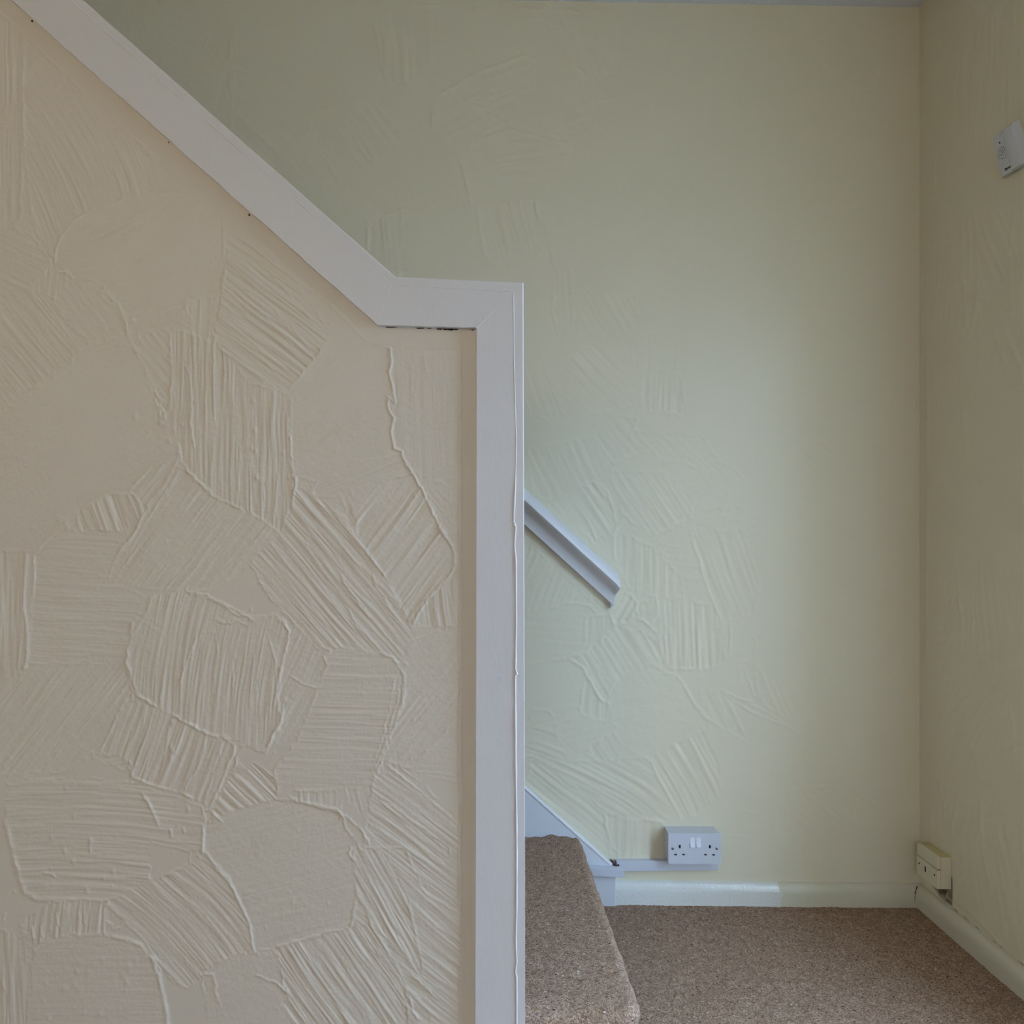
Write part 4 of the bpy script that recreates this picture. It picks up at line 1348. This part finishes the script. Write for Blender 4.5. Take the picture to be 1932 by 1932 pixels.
u = PW / .146
holes = []
for cx, cz, w, h in ((.032, .037, .0058, .0094), (.1152, .0373, .0058, .0094), (.0202, .0592, .0074, .0045), (.0426, .0592, .0074, .0045), (.1032, .0596, .0074, .0045), (.1256, .0598, .0074, .0045)):
    holes.append(((cx - w / 2) * u, (cx + w / 2) * u, PH - (cz + h / 2) * u, PH - (cz - h / 2) * u))
bm = plate_with_holes(PW, PH, holes, -d0, -(d0 - .008))
out_e = [e for e in bm.edges if all(abs(v.co.y + d0) < 1e-5 for v in e.verts) and (all(abs(v.co.z - PH) < 1e-5 for v in e.verts) or all(abs(v.co.z) < 1e-5 for v in e.verts) or all(abs(v.co.x) < 1e-5 for v in e.verts) or all(abs(v.co.x - PW) < 1e-5 for v in e.verts))]
bmesh.ops.bevel(bm, geom=out_e, offset=.0022, segments=3, profile=.5, affect='EDGES')
obj('face_plate', bm, M['plastic'], sock)
for a in holes:
    obj('pin_hole', box(a[0], a[1], -(d0 - .0025), -(d0 - .0075), a[2], a[3]), M['dark'], sock)
for x0_, x1_ in ((.0600, .0733), (.0772, .0900)):
    bm = bmesh.new()
    zt_, zb_ = PH - .0118 * u, PH - .0374 * u
    xa, xb = x0_ * u, x1_ * u
    yb_ = -(d0 - .003)
    pr_ = [(zt_, -d0 - .0006), (zt_ - .012, -d0 - .0012), (zb_, -d0 - .0048), (zb_, yb_), (zt_, yb_)]
    a = [bm.verts.new((xa, y, z)) for z, y in pr_]
    b = [bm.verts.new((xb, y, z)) for z, y in pr_]
    bm.faces.new(a)
    bm.faces.new(b[::-1])
    for i in range(5):
        bm.faces.new((a[i], b[i], b[(i + 1) % 5], a[(i + 1) % 5]))
    bmesh.ops.bevel(bm, geom=[e for e in bm.edges if all(v.co.y < -d0 for v in e.verts)], offset=.0006, segments=2, profile=.5, affect='EDGES')
    obj('switch', bm, M['plastic_l'], sock)
    # narrow shadow slot round the rocker
    obj('switch_surround', box(xa - .0012, xb + .0004, -(d0 + .0003), -(d0 - .004), zb_ - .0009, zt_ + .0004), M['grey_plastic'], sock)
for cx in (.0123, .1340):
    bm = bmesh.new()
    bmesh.ops.create_uvsphere(bm, u_segments=16, v_segments=8, radius=.0040 * u, matrix=Matrix.Translation((cx * u, -d0 + .0002, PH - .042 * u)) @ Matrix.Diagonal((1, .45, 1, 1)))
    obj('screw', bm, M['steel'], sock, smooth=60)

# ---- plastic cable trunking
tA = [PX(1163, 1626.3, YB - .018), PX(1179, 1644.4, YB - .018), PX(1357, 1642.0, YB - .018)]
tr1 = empty('cable_trunking', (tA[0][0], YB, tA[1][1]), 'white plastic cable trunking on the wall running under the double socket', 'cable trunking', 'trunking feeding the double socket')
L1 = tA[2][0] - tA[0][0]
H1 = tA[0][1] - tA[1][1]
bm = box(0, L1, -.006, .002, 0, H1)
for v in bm.verts:
    v.co.z += .0000 + v.co.x / L1 * (tA[2][1] - tA[1][1])
obj('base_channel', bm, M['plastic'], tr1)
bm = box(.0006, L1 - .0004, -.018, -.0062, -.0004, H1 + .0004, .0016, 2)
for v in bm.verts:
    v.co.z += v.co.x / L1 * (tA[2][1] - tA[1][1])
obj('lid', bm, M['plastic'], tr1)

YL = YB - .041
tB = [PX(1085, 1635.8, YL), PX(1178, 1640.6, YL), PX(1178, 1656.2, YL)]
tr2 = empty('cable_trunking', (tB[0][0], YB, tB[2][1]), 'shorter white plastic cable trunking crossing the stair string board beside the step', 'cable trunking', 'trunking feeding the double socket')
L2, H2 = tB[1][0] - tB[0][0], tB[1][1] - tB[2][1]
tl = (tB[0][1] - tB[1][1]) / L2
for nm, y0_, y1_, g_, bv in (('base_channel', -.030, -.0242, 0, 0), ('lid', -.041, -.0303, .0004, .0016)):
    bm = box(0 + g_, L2 - g_, y0_, y1_, -g_, H2 + g_, bv, 2)
    for v in bm.verts:
        v.co.z += (L2 - v.co.x) * tl
    obj(nm, bm, M['plastic'], tr2)

cX = lambda a, b, y: (PX(a, b, y)[0], y, PX(a, b, y)[1])
cab = obj('cable_end', add_tube(bmesh.new(), [cX(1151, 1621.5, YB - .002), cX(1154, 1624, YB - .006), cX(1157, 1628, YB - .010), cX(1160, 1632.2, YB - .013), cX(1163, 1632.6, YB - .016), cX(1168, 1632.0, YB - .0195)], [.0012, .0028, .0052, .0036, .0024, .0022], 10), M['brown_cable'], smooth=60)
tag(cab, 'stub of brown cable poking out where the two trunkings meet', 'cable')

# ---- telephone socket on the right-hand wall
TN, TF = 1.8990, 1.9850           # near and far ends (depth)
tz1, tz0 = 0.1915, 0.1065
tp = 0.0367                        # how far it stands out
tel = empty('telephone_socket', (XR, TF, tz0), 'ivory telephone line socket in the corner above broken plaster', 'telephone socket')
w_, h_ = TF - TN, tz1 - tz0
zsplit = h_ * .60
obj('back_box', box(-(tp - .0095), .002, -w_ + .0005, -.0005, 0, h_ - .0006, .001), M['ivory'], tel)
obj('upper_cover', box(-tp, -(tp - .0093), -w_, 0, zsplit + .0008, h_, .0016), M['ivory'], tel)
obj('lower_cover', box(-tp - .0002, -(tp - .0093), -w_, 0, 0, zsplit - .0008, .0016), M['ivory'], tel)
obj('box_joint', box(-(tp - .0089), -(tp - .0093), -w_ - .00005, -.001, .001, h_ - .001), M['ivory_d'], tel)
obj('split_line', box(-(tp - .0022), -(tp - .009), -w_ + .0012, -.001, zsplit - .001, zsplit + .001), M['dark'], tel)
bt = obj('box_top', box(-(tp - .0105), -.001, -w_ + .002, -.002, h_ - .0007, h_ + .0004, .0002, 1), M['ivory_d'], tel)
bt['label'] = 'yellowed top of the box'
for a in (.14, .88):
    bm = bmesh.new()
    bmesh.ops.create_cone(bm, cap_ends=True, segments=12, radius1=.0024, radius2=.0024, depth=.0014, matrix=Matrix.Translation((-tp - .0004, -w_ * a, h_ * .385)) @ Matrix.Rotation(math.pi / 2, 4, 'Y'))
    obj('screw_hole', bm, M['dark'], tel)
obj('line_port', box(-tp - .0006, -tp + .003, -w_ * .47, -w_ * .41, h_ * .26, h_ * .44), M['dark'], tel)

# ---- door chime on the right-hand wall (hangs tipped forward)
ZC = 1.700                         # far edge depth
s0 = F / ZC
top_z = EYE + (VY - 256.4) / s0
bot_z = EYE + (VY - 332.0) / s0
CH = (top_z - bot_z) * 1.03
CW = 0.056
th = math.radians(14.5)
ch = empty('door_chime', (XR, ZC, bot_z), 'small white door chime with round speaker grille tipped off the wall', 'door chime')
ch.rotation_euler = (0, -th, 0)
# cross-section through the depth: thin panel, step, thick battery bay, sloped near side   (local y negative = towards camera)
cs = [(0, -.004), (0, -.014), (-.003, -.0165), (-.036, -.0165), (-.0375, -.0185), (-.040, -.0225), (-.044, -.0245), (-.0635, -.0245), (-.0665, -.0235), (-.074, -.0065), (-.074, -.004)]
bm = bmesh.new()
lev_ = [(0, 0, 0), (.0, .0022, .0), (.002, 0, 0), (CH * .3, 0, 0), (CH - .012, 0, 0), (CH - .004, .003, 0), (CH, .008, 0)]
rings = []
for z, sh_, _q in lev_:
    ring = []
    for y, x in cs:
        xx = x if x > -.006 else min(-.006, x + sh_)
        ring.append(bm.verts.new((xx, y, z + (0 if z < CH * .9 else -.10 * max(0, -.03 - y) * -1 * 0))))
    rings.append(ring)
rings.pop(1)
lev_.pop(1)
n_ = len(cs)
for a, b in zip(rings, rings[1:]):
    for i in range(n_):
        bm.faces.new((a[i], a[(i + 1) % n_], b[(i + 1) % n_], b[i]))
bm.faces.new(rings[0][::-1])
bm.faces.new(rings[-1])
bmesh.ops.delete(bm, geom=[v for v in bm.verts if not v.link_faces], context='VERTS')
obj('body', bm, M['grey_plastic'], ch, smooth=30)
obj('back_plate', box(-.0045, -.001, -.071, -.002, .004, CH - .012, .001), M['grey_plastic'], ch)
# S-shaped moulded ridge round the speaker
cy_, cz_ = -.0196, CH * .56
pts = []
for i in range(25):
    t = i / 24
    pts.append((-.0168, -.0335 - .0035 * math.sin(t * math.pi * .5) + .004 * t * t, CH * (.985 - .43 * t)))
for i in range(1, 15):
    a = -math.pi * .92 * i / 14
    pts.append((-.0168, cy_ - .0134 * math.cos(a), cz_ + .0165 * math.sin(a)))
obj('moulded_ridge', add_tube(bmesh.new(), pts, .0017, 8), M['grey_plastic'], ch, smooth=60)
holes_n = 0
bm = bmesh.new()
for rad, n in ((0, 1), (.0046, 6), (.0092, 12)):
    for q in range(n):
        a = 2 * math.pi * q / n + rad * 40
        bmesh.ops.create_cone(bm, cap_ends=True, segments=8, radius1=.00105, radius2=.00105, depth=.0006, matrix=Matrix.Translation((-.0166, cy_ + rad * math.cos(a), cz_ + rad * math.sin(a))) @ Matrix.Rotation(math.pi / 2, 4, 'Y'))
sg = obj('speaker_grille', bm, M['dark'], ch)
sg['kind'] = 'stuff'
bm = bmesh.new()
bmesh.ops.create_cone(bm, cap_ends=True, segments=12, radius1=.0019, radius2=.0019, depth=.0008, matrix=Matrix.Translation((-.0166, -.0202, CH * .765)) @ Matrix.Rotation(math.pi / 2, 4, 'Y'))
obj('indicator_light', bm, M['dark'], ch)
tc_ = bpy.data.curves.new('maker_lettering', 'FONT')
tc_.body = 'Byron'
tc_.size = .0078
tc_.extrude = .00015
tc_.offset = .00034
to_ = bpy.data.objects.new('tmp', tc_)
C.objects.link(to_)
bpy.context.view_layer.update()
tm = bpy.data.meshes.new_from_object(to_.evaluated_get(bpy.context.evaluated_depsgraph_get()))
bpy.data.objects.remove(to_)
tm.materials.clear()
tm.materials.append(M['ink'])
tm.name = 'maker_lettering'
to_ = bpy.data.objects.new('maker_lettering', tm)
C.objects.link(to_)
to_.parent = ch
# text x -> local -y (towards the camera), text y -> local z, text z -> local -x
to_.matrix_local = Matrix(((0, 0, -1, -.0168), (-1, 0, 0, -.0155), (0, 1, 0, .0095), (0, 0, 0, 1)))
